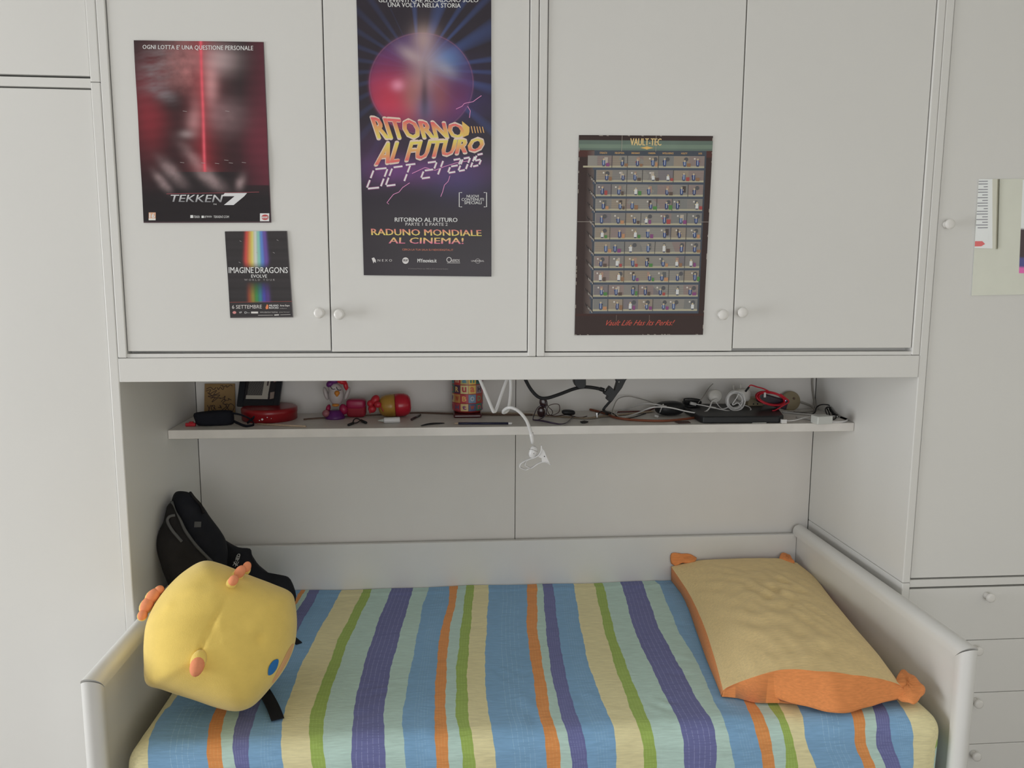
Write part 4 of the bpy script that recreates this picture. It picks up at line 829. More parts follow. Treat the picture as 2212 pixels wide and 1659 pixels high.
tag(MB().prism([sz(1457, 911.5, .0008), sz(1487, 910.5, .0008), sz(1492, 914, .0008), sz(1466, 915, .0008)], Z3, .002).build('paper_tag', mat('brown_paper', (.09, .05, .045), .8, var=.1), None), 'flat dark brown tag on the shelf edge below the white cables', 'tag')
# charcoal pieces at the right
t = thing('headphone_case', 'rounded black zip case among the white cables', 'case', sz(1450, 895)); k = MB(); c = onY(1447, 877, .47); c.z = ZS+.024; k.ell(c, Vector((.048, .01, 0)), Vector((-.006, .030, 0)), Z3*.0225, 28, 16, 0, .75); k.build('case_body', m_black, t)
k = MB(); k.tube([c+Vector((.0485*math.cos(a_*PI/10)*.99, .031*math.sin(a_*PI/10), 0)) for a_ in range(20)], .0012, 6, closed=True); k.build('zip', m_blackm, t)
t = thing('black_box', 'flat black box lying on the shelf under the coiled white cable', 'box', sz(1600, 900))
k = MB(); P_ = [sz(1512, 913), sz(1520, 915), sz(1684, 914), sz(1692, 911), sz(1676, 890), sz(1640, 886), sz(1480, 886), sz(1478, 892)]; k.prism(P_, Z3, .022); k.build('box_body', m_black, t, bevel=.004)
k = MB(); k.obox(sz(1640, 913.5, .008)-Y3*.0008, X3*.022, Y3*.0004, Z3*.0008); k.build('light_slot', m_chrome, t)
t = thing('black_gadget', 'black rounded gadget behind the flat black box', 'gadget', sz(1495, 885)); k = MB(); c = onY(1495, 866, .52); c.z = ZS+.034; k.ell(c, X3*.032, Y3*.018, Z3*.010, 24, 12, 0, .8); k.ell(c-Z3*.016-X3*.004, X3*.026, Y3*.02, Z3*.016, 24, 12, 0, .8); k.build('gadget_body', m_black, t)
b_ = MB().tube([onY(1478, 862, .5), onY(1495, 861, .5), onY(1512, 864, .5), onY(1508, 869, .5), onY(1485, 869, .5)], .0022, 6, closed=True); b_.build('rim', m_blackm, t)
k = MB(); c = onY(1497, 872, .485); k.obox(c, Vector((.010, 0, -.002)), Y3*.006, Vector((.001, 0, .0045)));
t = thing('power_adapter', 'round white power adapter lying on the black box', 'adapter', onY(1545, 855, .47)); t.location.z = ZS+.022
c = onY(1545, 857, .47); kk_ = MB(); kk_.lathe(c+Y3*.016, (-.1, -1, .15), [(0, .018), (.003, .0215), (.026, .0215), (.030, .018)], 28); kk_.build('adapter_body', mat('dull_white_plastic', (.62, .60, .56), .4, var=.03), t)
MB().tube([c-Y3*.014-Z3*.004, onY(1538, 868, .44), onY(1532, 882, .42), onY(1522, 890, .41), onY(1505, 892, .40), onY(1480, 888, .40), onY(1455, 882, .40), onY(1432, 879, .40), onY(1405, 881, .40), sz(1375, 893, .01), sz(1345, 901, .004), sz(1333, 898, .004), sz(1332, 890, .004), sz(1352, 884, .004), onY(1395, 872, .45), onY(1440, 878, .42)], .0022, 8, sub=8).build('cord', m_wcab, t)
tag(k.build('plug_block', m_wcab, None, bevel=.002), 'small white cable plug lying on the black gadget', 'plug')
t = thing('charging_cable', 'white charging cable ending in a plug, looping over the black box', 'cable', sz(1500, 890))
MB().tube([onY(1503, 873, .45), onY(1525, 877, .43), onY(1560, 885, .42), onY(1590, 890, .42), onY(1612, 890, .42), onY(1622, 885, .43), onY(1616, 878, .45), onY(1600, 874, .46)], .0017, 8).build('cord', m_wcab, t)
MB().tube([onY(1532, 879, .427), onY(1546, 881.5, .426)], .003, 8, sub=0).build('ferrite', m_wcab, t)
MB().tube([onY(1508, 871, .48), onY(1520, 855, .5), onY(1532, 837, .53), onY(1540, 829, .55)], .0013, 6).build('thin_lead', m_gcab, t)
t = thing('white_usb_lead', 'short white cable with a small plug by the headphone case', 'cable', sz(1420, 900))
MB().tube([onY(1433, 873, .42), onY(1429, 881, .42), sz(1424, 895, .005)], .0018, 6).build('cord', m_wcab, t); MB().obox(sz(1418, 899, .006), Vector((.006, 0, -.002)), Y3*.004, Vector((.001, 0, .0035))).build('plug', m_wcab, t, bevel=.001)
t = thing('coiled_cable', 'neatly coiled white cable standing on the black box', 'cable', onY(1587, 870, .43)); t.location.z = ZS+.022
k = MB(); rs = random.Random(2); P_ = []; cc = onY(1588, 865, .43)
for i in range(7*14):
    a_ = 2*PI*i/14; r_ = .0275+.0045*math.sin(i*.17)+.001*rs.uniform(-1, 1); P_.append(cc+Vector((math.cos(a_)*r_*.94, -.010+.016*((i*.013) % 1)+.002*math.sin(i*1.3), math.sin(a_)*r_)))
k.tube(P_, .0016, 6, sub=3); k.build('coil', m_wcab, t)
MB().tube([cc+Vector((.018, -.012, -.022)), cc+Vector((.004, -.014, -.006)), cc+Vector((-.01, -.014, -.012)), cc+Vector((-.012, -.013, -.008)), cc+Vector((.0, -.014, .012)), cc+Vector((.006, -.012, .024))], .0016, 6).build('loose_end', m_wcab, t)
MB().tube([cc+Vector((-.02, -.01, -.018)), onY(1560, 883, .43), onY(1549, 872, .45), onY(1546, 866, .46)], .0016, 6).build('lead', m_wcab, t)
t = thing('wall_charger', 'white plug charger with pins up behind the coiled cable', 'charger', onY(1600, 855, .5)); t.location.z = ZS+.022
k = MB(); c = onY(1604, 853, .49); k.ell(c, X3*.024, Y3*.018, Z3*.022, 24, 12, 0, .6); k.build('charger_body', bpy.data.materials['dull_white_plastic'], t)
for a, b in ((1584, 832), (1600, 829)): MB().tube([onY(a, b+14, .49), onY(a, b, .49)], .003, 8, sub=0).build('pin', bpy.data.materials['dull_white_plastic'], t)
m_beige = mat('beige_plastic', alb(120, 108, 82), .5, var=.06)
t = thing('socket_block', 'beige socket block behind the red cable', 'socket', onY(1628, 865, .53)); t.location.z = ZS
k = MB(); c = onY(1628, 862, .53); c.z = ZS+.024; k.obox(c, X3*.026, Y3*.02, Z3*.0235); k.build('block_body', m_beige, t, bevel=.004)
k = MB(); c2 = onY(1622, 865, .508)
for dx in (-.008, .006): k.lathe(c+Vector((dx, -.0199, .004)), (0, -1, 0), [(0, .0025), (.0006, .0022)], 10)
k.build('socket_holes', m_blackm, t)
t = thing('red_cable', 'coiled red cable with dark plug around a black gadget', 'cable', onY(1660, 870, .45)); t.location.z = ZS+.022
cc = onY(1664, 861, .45); P_ = []
for i in range(6*14):
    a_ = 2*PI*i/14; r_ = 1+.10*math.sin(i*.23); ex_ = Vector((.046, .0, -.008)); ez_ = Vector((.004, .012, .018)); P_.append(cc+ex_*math.cos(a_)*r_+ez_*math.sin(a_)*r_+Y3*(-.012+.014*((i*.017) % 1))+Z3*.001)
MB().tube(P_, .0024, 6, sub=3).build('coil', m_rcab, t)
MB().tube([cc+Vector((0, -.01, .02)), onY(1650, 840, .44), onY(1636, 836, .44), onY(1622, 832, .44), onY(1617, 837, .44)], .0022, 6).build('lead', m_rcab, t)
MB().tube([onY(1618, 836, .44), onY(1610, 846, .44)], .0033, 8, sub=0).build('plug', m_black, t)
MB().tube([onY(1685, 851, .44), onY(1697, 860, .43), onY(1704, 868, .42), onY(1690, 877, .41), onY(1675, 886, .40), onY(1668, 887, .40)], .0022, 6).build('tail', m_rcab, t)
t = thing('dark_gadget', 'dark purple gadget with a small lit dot inside the red cable coil', 'gadget', onY(1665, 870, .46)); t.location.z = ZS+.022
k = MB(); c = onY(1668, 866, .462); k.obox(c, Vector((.048, 0, -.014)), Y3*.012, Vector((.004, 0, .0155))); k.build('gadget_body', mat('dark_purple_plastic', (.02, .010, .022), .3, .5, var=.1), t, bevel=.004)
m_led = mat('led_glow', (.5, .5, 1), .4, var=.01); m_led.node_tree.nodes['Principled BSDF'].inputs['Emission Color'].default_value = (.6, .6, 1, 1); m_led.node_tree.nodes['Principled BSDF'].inputs['Emission Strength'].default_value = 1.5
MB().ell(onY(1697, 865.5, .436), X3*.0016, Y3*.001, Z3*.0016, 10, 6).build('led', m_led, t)
MB().obox(onY(1652, 853, .449), X3*.0035, Y3*.001, Z3*.008).build('label', m_wcab, t)
t = thing('round_disc', 'round beige disc leaning on the wall behind the red cable', 'disc', onY(1713, 870, .55)); t.location.z = ZS
c = onY(1706, 866, .555); k = MB().lathe(c, (0, -1, .15), [(0, .030), (.002, .033), (.008, .033), (.010, .030)], 36); k.build('disc_body', m_beige, t)
MB().lathe(c+Vector((.010, -.0102, .010)), (0, -1, .15), [(0, .004), (.001, .003)], 12).build('hub', m_bcab, t)
tag(MB().tube([onY(1757, 795, .565), onY(1755, 825, .566), onY(1757, 850, .566), onY(1760, 870, .563), sz(1762, 886, .004), sz(1745, 889, .003), sz(1715, 890, .003)], .0032, 8).build('corner_cable', m_gcab, None), 'grey cable running down the right back corner onto the shelf', 'cable')
tag(MB().tube([onY(1725, 867, .55), onY(1740, 872, .55), onY(1752, 877, .55), sz(1760, 886, .006)], .0036, 8).build('grey_lead', m_gcab, None), 'short grey lead between the beige disc and the corner', 'cable')
tag(MB().tube([sz(1700, 890, .003), sz(1730, 892, .003), sz(1757, 893, .003), onY(1764, 880, .5), onY(1775, 874, .48), onY(1792, 876, .47), onY(1802, 888, .46), sz(1806, 902, .004), sz(1796, 905, .003), onY(1790, 890, .46), onY(1786, 880, .46), onY(1793, 882, .455), sz(1800, 898, .004), onY(1802, 884, .46), onY(1810, 880, .46), onY(1819, 888, .46), sz(1816, 899, .004), sz(1804, 897, .006), onY(1792, 880, .45), onY(1783, 884, .45), sz(1790, 901, .008), sz(1800, 903, .006)], .0021, 6, sub=7).build('black_cable', m_blackm, None), 'tangled thin black cable in the right corner of the shelf', 'cable')
t = thing('white_adapter', 'white rectangular power adapter at the right end of the shelf', 'adapter', sz(1775, 905)); c = sz(1775, 906, .013)
k = MB(); k.obox(c, Vector((.026, .004, 0)), Vector((-.003, .018, 0)), Z3*.0125); k.build('adapter_body', mat('white_glossy_plastic', (.62, .63, .60), .3, var=.02), t, bevel=.003)
MB().tube([sz(1698, 909, .006), sz(1715, 908, .008), sz(1735, 903, .011), sz(1750, 900, .012)], .0019, 8).build('cord', m_wcab, t)
MB().obox(sz(1693, 910, .007), X3*.0085, Y3*.005, Z3*.006).build('plug', m_wcab, t, bevel=.001)
tag(MB().tube([sz(1690, 890, .003), sz(1730, 894, .003), sz(1790, 899, .003), sz(1828, 901, .003), sz(1832, 906, .003), sz(1820, 911, .003), sz(1790, 911, .003), sz(1750, 906, .003), sz(1720, 901, .003)], .003, 8).build('flat_white_cable', m_wcab, None), 'thick white cable looping around the adapter at the right end', 'cable')
tag(MB().tube([sz(1320, 899, .003), onY(1325, 880, .52), onY(1335, 862, .54), onY(1355, 856, .55), onY(1378, 860, .55), onY(1405, 868, .55), onY(1425, 878, .53)], .0016, 6).build('thin_brown_cable', m_gcab, None), 'thin grey brown cable arching at the back beside the black clamp', 'cable')
tag(MB().tube([sz(1330, 890, .003), sz(1370, 889, .003), sz(1400, 887, .003), onY(1420, 878, .53)], .0024, 6).build('dark_red_cable', mat('dark_red_rubber', (.12, .02, .02), .5, var=.1), None), 'short dark red cable lying behind the white cables', 'cable')

for nm in ('black_cable', 'flat_white_cable', 'corner_cable'):
    for v_ in bpy.data.objects[nm].data.vertices: v_.co.x = min(v_.co.x, 1.0235); v_.co.y = min(v_.co.y, .5725); v_.co.z = max(v_.co.z, ZS)

# ------------------------------------------------------------------ posters on the doors
m_post = print_material('poster_print', .38, .5); m_post2 = print_material('worn_print', .55, .35)
def lay(base, *layers):
    c = base
    for m_, col in layers: m_ = np.clip(m_, 0, 1)[:, None]; c = c*(1-m_)+np.array(alb(*col))[None, :]*m_
    return c
def ns(x, y, s_, seed=0, oct_=4):
    r = np.random.default_rng(seed); v = 0; a = 1
    for o_ in range(oct_):
        n_ = 0
        for k in range(5): th = r.uniform(0, 2*PI); f_ = (2**o_)/s_*r.uniform(.7, 1.4); n_ = n_+np.sin((x*np.cos(th)+y*np.sin(th))*f_+r.uniform(0, 6)+1.3*np.sin((y*np.cos(th)-x*np.sin(th))*f_*.6+r.uniform(0, 6)))
        v = v+a*n_/5; a *= .55
    return v
def g2(x, y, cx, cy, sx_, sy_, rot=0):
    c, s_ = math.cos(rot), math.sin(rot); dx, dy = x-cx, y-cy; a = dx*c+dy*s_; b = -dx*s_+dy*c; return np.exp(-((a/sx_)**2+(b/sy_)**2))
def wv(amp, f1, ph): return lambda X, Z: amp*(1+np.sin(Z*f1+ph+X*3))*.5+amp*.4*(1+np.sin(X*31+Z*9))*.5+.0008
# fighting game poster: plain abstract print in the same colours
def pT(u, v, x, y):
    n1, n2 = ns(x, y, 26, 1), ns(x, y, 9, 2); n3 = ns(x*.35+y*.5, y, 5, 3)
    c = lay(np.tile(alb(30, 22, 26), (len(x), 1)), (g2(x, y, 325, 230, 38, 95)*.9, (128, 22, 38)), (g2(x, y, 330, 190, 30, 60)*.5, (90, 30, 40)), (np.clip((x-520)/55, 0, 1)*.75*(y < 400), (92, 26, 44)), (g2(x, y, 560, 300, 40, 70)*.5, (110, 30, 50)))
    hairs = g2(x, y, 345, 145, 40, 50, .5)*(.6+.5*n3); c = lay(c, (hairs*.8, (112, 108, 112)))
    c = lay(c, (g2(x, y, 400, 140, 45, 60)*(.8+.35*n2), (150, 96, 96)), (g2(x, y, 470, 130, 42, 30)*.9, (160, 140, 142)), (g2(x, y, 455, 185, 16, 50)*.7, (205, 150, 152)), (g2(x, y, 480, 250, 45, 36)*.75*(.8+.3*n1), (134, 108, 112)), (g2(x, y, 420, 250, 16, 34)*.7, (196, 150, 152)),
            (g2(x, y, 385, 225, 45, 26, .3)*.95, (24, 18, 22)), (g2(x, y, 405, 290, 16, 9)*.6, (150, 140, 142)), (g2(x, y, 350, 200, 30, 14, .5)*.7*(.7+.3*n3), (128, 124, 130)))
    for (a, b, sx_, sy_, rt) in ((430, 355, 48, 12, .85), (372, 372, 34, 12, .8), (352, 395, 26, 9, .9), (520, 395, 9, 16, .3), (455, 388, 34, 12, .6)): c = lay(c, (g2(x, y, a, b, sx_, sy_, rt)*(.75+.2*n2), (140, 118, 120)))
    c = lay(c, (np.clip((y-405)/25, 0, 1)*.9, (26, 20, 24)))
    bx = 434+(y-90)*.032; beam = np.exp(-((x-bx)/3.2)**2)*(y < 372); glow = np.exp(-np.abs(x-bx)/22)*(y < 372)*.55; c = lay(c, (glow, (170, 24, 44)), (beam, (235, 60, 78)))
    c = c*(1+.05*np.sin(y*.28+np.sin(x*.02)*2))[:, None]; return lay(c, (((v > .994) | (u > .995))*1., (70, 50, 56)))
S_ = Sheet([(289.5, 87.5), (570, 91), (586.5, 481), (311, 481.5)], on_door(DOORY-.0008), 290, 400, pT, wv(.0016, 34, 0))
W_ = (215, 210, 208)
S_.text("OGNI LOTTA E' UNA QUESTIONE PERSONALE", [(309, 97), (547, 99), (547, 111), (309, 108)], W_, .012, spacing=1.05)
S_.text("TEKKEN", [(370, 421), (482, 421), (478, 437), (366, 436)], (190, 190, 192), .02, (120, 120, 125)); S_.poly([(486, 417), (534, 417), (528, 424), (505, 443), (484, 443), (507, 424), (480, 424)], [(0, 1, 2, 5, 6), (2, 3, 4, 5)], alb(190, 190, 192)); S_.line([(360, 419), (560, 415)], 1, (140, 60, 70))
S_.rt("TM", 461, 440, 468, 443, W_); S_.rect(322, 459, 337, 476, (196, 150, 120)); S_.rt("16", 324, 461, 335, 471, (240, 232, 225), .04, lift=2); S_.rect(322, 472, 337, 476, (215, 200, 190), 2)
S_.rect(412, 465, 418, 471, W_); S_.rt("/TEKKEN", 419, 466, 432, 471, W_); S_.rect(436, 466, 441, 471, W_); S_.rt("@TEKKEN", 442, 466, 458, 471, W_); S_.rt("TEKKEN7.COM", 462, 466, 495, 471, W_)
S_.rect(562, 461, 582, 478, (215, 208, 205)); S_.poly([(565+8*1+8*math.cos(a), 469.5+6*math.sin(a)) for a in np.linspace(0, 2*PI, 20)[:-1]], [tuple(range(19))], alb(170, 60, 60), 2); S_.rt("BANDAI NAMCO", 565, 467.5, 580, 472, W_, .02, lift=3)
for fx, fy in ((395, 351), (440, 352), (470, 353), (500, 352), (528, 351), (400, 240), (492, 240), (490, 346)): S_.line([(fx-5, fy), (fx+4, fy+1)], .8, (150, 140, 140))
tag(S_.build('poster', m_post), 'dark red and black fighting game poster on the leftmost cabinet door', 'poster')
# concert poster
def pI(u, v, x, y):
    c = np.tile(alb(44, 40, 42), (len(x), 1)); c = c*(1+.08*np.sin(y*.24)+.06*np.sin(y*.53+1))[:, None]
    s_ = (x-(552+(y-500)*.02))/(1+.25*np.clip(1-np.abs(y-560)/80, 0, 1)); s2 = (x-(556+(y-640)*.05)); top = np.clip((580-y)/14, 0, 1); bot = np.clip((y-608)/30, 0, 1)*(y < 653)
    for cx_, col in ((-17, (190, 50, 48)), (-11, (226, 120, 50)), (-6, (232, 190, 70)), (0, (226, 228, 190)), (6, (120, 190, 170)), (12, (70, 120, 200)), (18, (96, 66, 150))): c = lay(c, (np.exp(-((s_-cx_)/4.2)**2)*top*.85, col))
    for cx_, col in ((-16, (150, 60, 30)), (-9, (140, 130, 40)), (-1, (50, 140, 60)), (7, (30, 130, 140)), (15, (60, 60, 170)), (23, (80, 50, 130))): c = lay(c, (np.exp(-((s2-cx_)/5)**2)*bot*.75, col))
    return lay(c, (((v > .992) | (u > .99))*1., (95, 90, 90)))
S_ = Sheet([(486, 500), (621, 499), (634, 685.5), (498, 687)], on_door(DOORY-.0008), 140, 190, pI, wv(.0012, 42, 1))
S_.rt("IMAGINE", 494.5, 577, 548, 590, (225, 222, 220), .01); S_.rt("DRAGONS", 552, 577, 622, 590, (225, 222, 220), .01); S_.rt("EVOLVE", 543, 593, 577, 600, (205, 200, 200), .01); S_.rt("WORLD TOUR", 528, 602.5, 594, 606.5, (150, 146, 146), .0, spacing=1.6)
S_.line([(497, 653), (632, 651)], .7, (150, 60, 50)); S_.rt("6 SETTEMBRE", 502, 659, 566, 667, (190, 186, 184), .0, slope=-.01); S_.poly([(574, 664), (577, 657), (580, 659), (580, 667), (575, 668)], [tuple(range(5))], alb(205, 110, 60)); S_.rt("MILANO", 582, 658, 602, 662, (215, 210, 205), .03, slope=-.01); S_.rt("ROCKS", 582, 663, 602, 667, (215, 210, 205), .03, slope=-.01); S_.rt("Area Expo", 605, 658, 626, 663, (190, 186, 184), .02, slope=-.01); S_.rt("milano", 605, 665, 620, 667, (150, 146, 144))
S_.poly([(507+4*math.cos(a), 675+3*math.sin(a)) for a in np.linspace(0, 2*PI, 14)[:-1]], [tuple(range(13))], alb(190, 120, 120)); S_.rt("VP", 517, 673, 523, 677, W_); S_.rt("D--", 529, 673, 540, 677, W_); S_.rect(543, 673, 558, 677, (190, 186, 184)); S_.rt("WWW.LIVENATION.IT TICKETONE", 562, 673, 600, 676, (170, 166, 164)); S_.rt("partner", 604, 673, 627, 676, (140, 136, 134)); S_.line([(558, 681), (590, 680.5)], .9, (170, 166, 164)); S_.line([(593, 680.5), (603, 680)], 2.2, (190, 186, 184)); S_.line([(606, 680), (628, 679.5)], .9, (170, 166, 164))
for fx, fy in ((520, 520), (600, 518), (518, 566), (592, 545), (556, 545)): S_.line([(fx-2, fy), (fx+2, fy+2)], .8, (150, 146, 146))
tag(S_.build('poster', m_post), 'small black concert poster with rainbow beam under the fighting game poster', 'poster')
# tall film poster
def pF(u, v, x, y):
    n1 = ns(x, y, 30, 5); th = np.arctan2(y-150, x-905); r = np.hypot(x-905, y-150)
    c = lay(np.tile(alb(34, 26, 38), (len(x), 1)), (np.clip((y-440)/60, 0, 1)*.6, (36, 28, 32)))
    rays_ = np.clip(np.sin(th*23+np.sin(th*7)*2), 0, 1)*np.exp(-r/150)*.8; c = lay(c, (rays_*(th > -1.7)*(th < .8), (52, 84, 150)), (np.clip(np.sin(th*31), 0, 1)*np.exp(-r/160)*.5*(np.abs(th) > 2), (50, 70, 120)))
    disc = ((x-910)/112)**2+((y-180)/108)**2; ins = 1/(1+np.exp((disc-1)*30)); c = lay(c, (ins*.65, (72, 40, 100)), (ins*g2(x, y, 845, 215, 75, 70)*.95, (176, 30, 62)), (ins*g2(x, y, 860, 185, 14, 12), (235, 110, 140)), (ins*g2(x, y, 960, 130, 40, 30)*.7, (70, 120, 175)), (ins*g2(x, y, 880, 100, 40, 30)*.6, (80, 50, 110)), (ins*g2(x, y, 985, 220, 40, 40)*.7, (110, 30, 60)))
    c = lay(c, (np.exp(-((disc-1)/.02)**2)*.35, (150, 90, 120)), (g2(x, y, 1010, 210, 70, 60)*.35*(.6+.4*n1), (70, 50, 130)), (g2(x, y, 820, 335, 60, 50)*.4, (80, 40, 90)), (g2(x, y, 900, 370, 130, 26)*.75*(.8+.3*n1), (112, 52, 128)), (g2(x, y, 990, 385, 60, 40)*.5, (60, 50, 110)))
    # soft pale column of light in the middle of the disc
    c = lay(c, (g2(x, y, 918, 150, 34, 70)*.55, (176, 150, 150)), (g2(x, y, 885, 118, 30, 14, .6)*.4, (190, 170, 165)), (g2(x, y, 962, 150, 26, 14, .5)*.4, (170, 170, 180)), (g2(x, y, 892, 205, 22, 44)*.6, (150, 100, 90)), (g2(x, y, 950, 205, 22, 44)*.6, (140, 70, 70)), (g2(x, y, 917, 235, 18, 30)*.6, (70, 90, 130)), (g2(x, y, 917, 205, 8, 50)*.6, (30, 26, 34)), (g2(x, y, 915, 85, 22, 26)*.5, (190, 160, 150)))
    return c*(1+.05*np.sin(y*.11+1))[:, None]
S_ = Sheet([(768.5, -60), (1061, -60), (1061.5, 597.5), (786, 594.5)], on_door(DOORY-.0008), 270, 620, pF, wv(.0012, 20, 2))
S_.rt("GLI EVENTI CHE ACCADONO SOLO", 838-20, -3, 1033, 5.5, (200, 198, 196), .012, slope=0); S_.rt("UNA VOLTA NELLA STORIA", 838, 6, 995, 15.5, (200, 198, 196), .012, slope=.012)
def big(t_, quad, c1, c2, b=.05):
    q_ = np.array(quad, float); S_.text(t_, q_+np.array([[-1.5, -1.5], [1.5, -1.5], [1.5, 1.5], [-1.5, 1.5]]), (215, 175, 160), .045, lift=1); S_.text(t_, q_, c1, .035, c2, lift=2)
big("RITORNO", [(802, 253), (998, 269), (1004, 297), (818, 300)], (214, 60, 80), (240, 186, 60)); big("AL FUTURO", [(826, 309), (1046, 299), (1040, 325), (811, 357)], (240, 186, 60), (222, 70, 80))
S_.poly([(998, 262), (1014, 275), (1014, 285), (1012, 292), (1000, 297)], [tuple(range(5))], alb(236, 160, 66), 2)
for k_ in range(5): S_.poly([(1017+6*k_, 273+.3*k_), (1019+6*k_, 273+.3*k_), (1022+6*k_, 288-.2*k_), (1020+6*k_, 288-.2*k_)], [(0, 1, 2, 3)], alb(225, 150, 80), 2)
seg = {'0': 'abcdef', 'O': 'abcdef', 'C': 'adef', 'T': 'aij', '2': 'abged', '1': 'bc', '5': 'afgcd'}
def seg7(ch, quad):
    q_ = np.array(quad, float)
    def m2(u_, v_): return q_[0]*(1-u_)*(1-v_)+q_[1]*u_*(1-v_)+q_[2]*u_*v_+q_[3]*(1-u_)*v_
    L_ = {'a': ((.1, 0), (.9, 0)), 'b': ((1, .06), (1, .45)), 'c': ((1, .55), (1, .94)), 'd': ((.1, 1), (.9, 1)), 'e': ((0, .55), (0, .94)), 'f': ((0, .06), (0, .45)), 'g': ((.1, .5), (.9, .5)), 'i': ((.5, .06), (.5, .45)), 'j': ((.5, .55), (.5, .94))}
    for k_ in seg[ch]:
        a, b = L_[k_]; S_.line([m2(*a), m2(*b)], 5.6, (150, 74, 130), 1); S_.line([m2(*a), m2(*b)], 3.2, (250, 238, 242), 3)
dx_ = 0
for ch, (xa, xb, ya, yb) in (('O', (808, 838, 366, 408)), ('C', (848, 872, 362, 402)), ('T', (874, 900, 357, 395)), ('2', (922, 944, 352, 386)), ('1', (950, 958, 349, 382)), ('2', (978, 996, 346, 374)), ('0', (1000, 1016, 343, 370)), ('1', (1021, 1026, 340, 366)), ('5', (1030, 1044, 335, 360))):
    sk = -(yb-ya)*.38; seg7(ch, [(xa, ya), (xb, ya-3), (xb+sk, yb-3), (xa+sk, yb)])
for pts in ([(890, 375), (905, 368), (918, 362), (940, 368), (960, 360), (985, 352), (1010, 348)], [(885, 395), (870, 405), (862, 415), (850, 420), (842, 430), (836, 438), (840, 441)], [(985, 236), (998, 230), (1003, 224), (1012, 222), (1022, 220), (1030, 214), (1040, 207)], [(972, 380), (968, 392), (960, 400), (956, 415), (952, 425)], [(1010, 230), (1016, 240), (1014, 255)]): S_.line(pts, 1.3, (205, 120, 170), 1)
S_.line([(998, 416), (992, 416), (992, 447), (998, 447)], 1.6, (210, 205, 205)); S_.line([(1045, 416), (1051, 416), (1051, 447), (1045, 447)], 1.6, (210, 205, 205))
S_.rt("NUOVI", 1008, 421, 1034, 427, W_, .01); S_.rt("CONTENUTI", 997, 428, 1045, 434, W_, .01); S_.rt("SPECIALI", 1003, 435, 1040, 441, W_, .01)
S_.rt("RITORNO AL FUTURO", 853, 470, 988, 479, (225, 222, 220), .02, slope=.005); S_.rt("PARTE 1 E PARTE 2", 876, 481, 967, 487.5, (185, 182, 182), slope=.005)
S_.text("RADUNO MONDIALE", [(802, 494), (1039, 497), (1040, 510), (803, 508)], (236, 90, 100), .04, (238, 190, 66)); S_.text("AL CINEMA!", [(841, 513), (1001, 514), (1001, 527), (840, 526)], (238, 180, 66), .04, (214, 80, 130))
S_.rt("CERCA LA TUA SALA SU NEXODIGITAL.IT", 869, 537, 979, 541, (190, 100, 66), slope=.01)
S_.poly([(803, 558), (808, 556), (812, 562), (812, 568), (809, 565), (807, 569)], [tuple(range(6))], alb(190, 186, 186)); S_.rt("N E X O", 816, 560, 847, 565, (180, 176, 176)); S_.poly([(876+7*math.cos(a), 563+7*math.sin(a)) for a in np.linspace(0, 2*PI, 20)[:-1]], [tuple(range(19))], alb(190, 186, 186)); S_.rt("DEE JAY", 871, 560, 881, 566, (50, 40, 44), .02, lift=2)
S_.rt("MYmovies.it", 902, 559, 943, 567, (200, 196, 196), .02); S_.line([(970+5*math.cos(a), 561+5*math.sin(a)) for a in np.linspace(0, 2*PI, 16)], 1.3, (190, 186, 186)); S_.rt("NERDS", 974, 560, 993, 566, (180, 176, 176), .01); S_.line([(966, 568), (994, 568)], 1, (170, 166, 166)); S_.rt("UNIVERSAL", 1018, 562, 1046, 565.5, (180, 176, 176), .01); S_.line([(1032+5*math.cos(a), 564+5*math.sin(a)) for a in np.linspace(0, 2*PI, 16)], .8, (150, 146, 146)); S_.rt("A Universal Picture (c) 1985 & 2015 Universal Studios", 882, 579, 968, 582, (120, 114, 114), slope=.01)
tag(S_.build('poster', m_post), 'tall dark film poster with orange title and neon date on the second cabinet door', 'poster')
# big game chart poster: cross section of a bunker
rows = 11; rr_ = np.random.default_rng(21)
def uvmap(u, v): return u, v
def pV(u, v, x, y):
    n1 = ns(x, y, 20, 9)
    c = lay(np.tile(alb(52, 38, 36), (len(x), 1)), (((v > .025) & (v < .075))*.85*(1-.3*np.abs(u-.5)), (96, 116, 106)), (((v >= .045) & (v < .065))*.4, (120, 140, 120)), (((v > .075) & (v < .11))*1., (74, 42, 38)))
    ins = (v > .075) & (v < .893) & (u > .12) & (u < .955)
    c = lay(c, (((v > .08) & (v < .893) & (u > .06) & (u < .13))*(u-.06)/.07*.8, (108, 96, 92)), (ins*1., (62, 68, 78)))
    return c*(1+.06*n1)[:, None]*np.where((u > .005) & (u < .995) & (v > .004) & (v < .996), 1, .8)[:, None]
Q_ = [(1250.5, 292), (1540, 294), (1518, 723), (1241, 724)]
S_ = Sheet(Q_, on_door(DOORY-.0008), 200, 300, pV, wv(.0009, 15, 0))
qq = np.array(Q_, float)
def uv(u, v): return tuple(qq[0]*(1-u)*(1-v)+qq[1]*u*(1-v)+qq[2]*u*v+qq[3]*(1-u)*v)
def R(u0, v0, u1, v1, col, lift=1): S_.poly([uv(u0, v0), uv(u1, v0), uv(u1, v1), uv(u0, v1)], [(0, 1, 2, 3)], alb(*col), lift)
def TX(t_, u0, v0, u1, v1, col, b=0, **k): S_.text(t_, [uv(u0, v0), uv(u1, v0), uv(u1, v1), uv(u0, v1)], col, b, **k)
TX("VAULT-TEC", .385, .014, .615, .05, (208, 172, 112), .03)
S_.poly([uv(.46, .062), uv(.5, .056), uv(.51, .054), uv(.52, .056), uv(.56, .062), uv(.52, .068), uv(.51, .071), uv(.5, .068)], [tuple(range(8))], alb(200, 160, 80), 1)
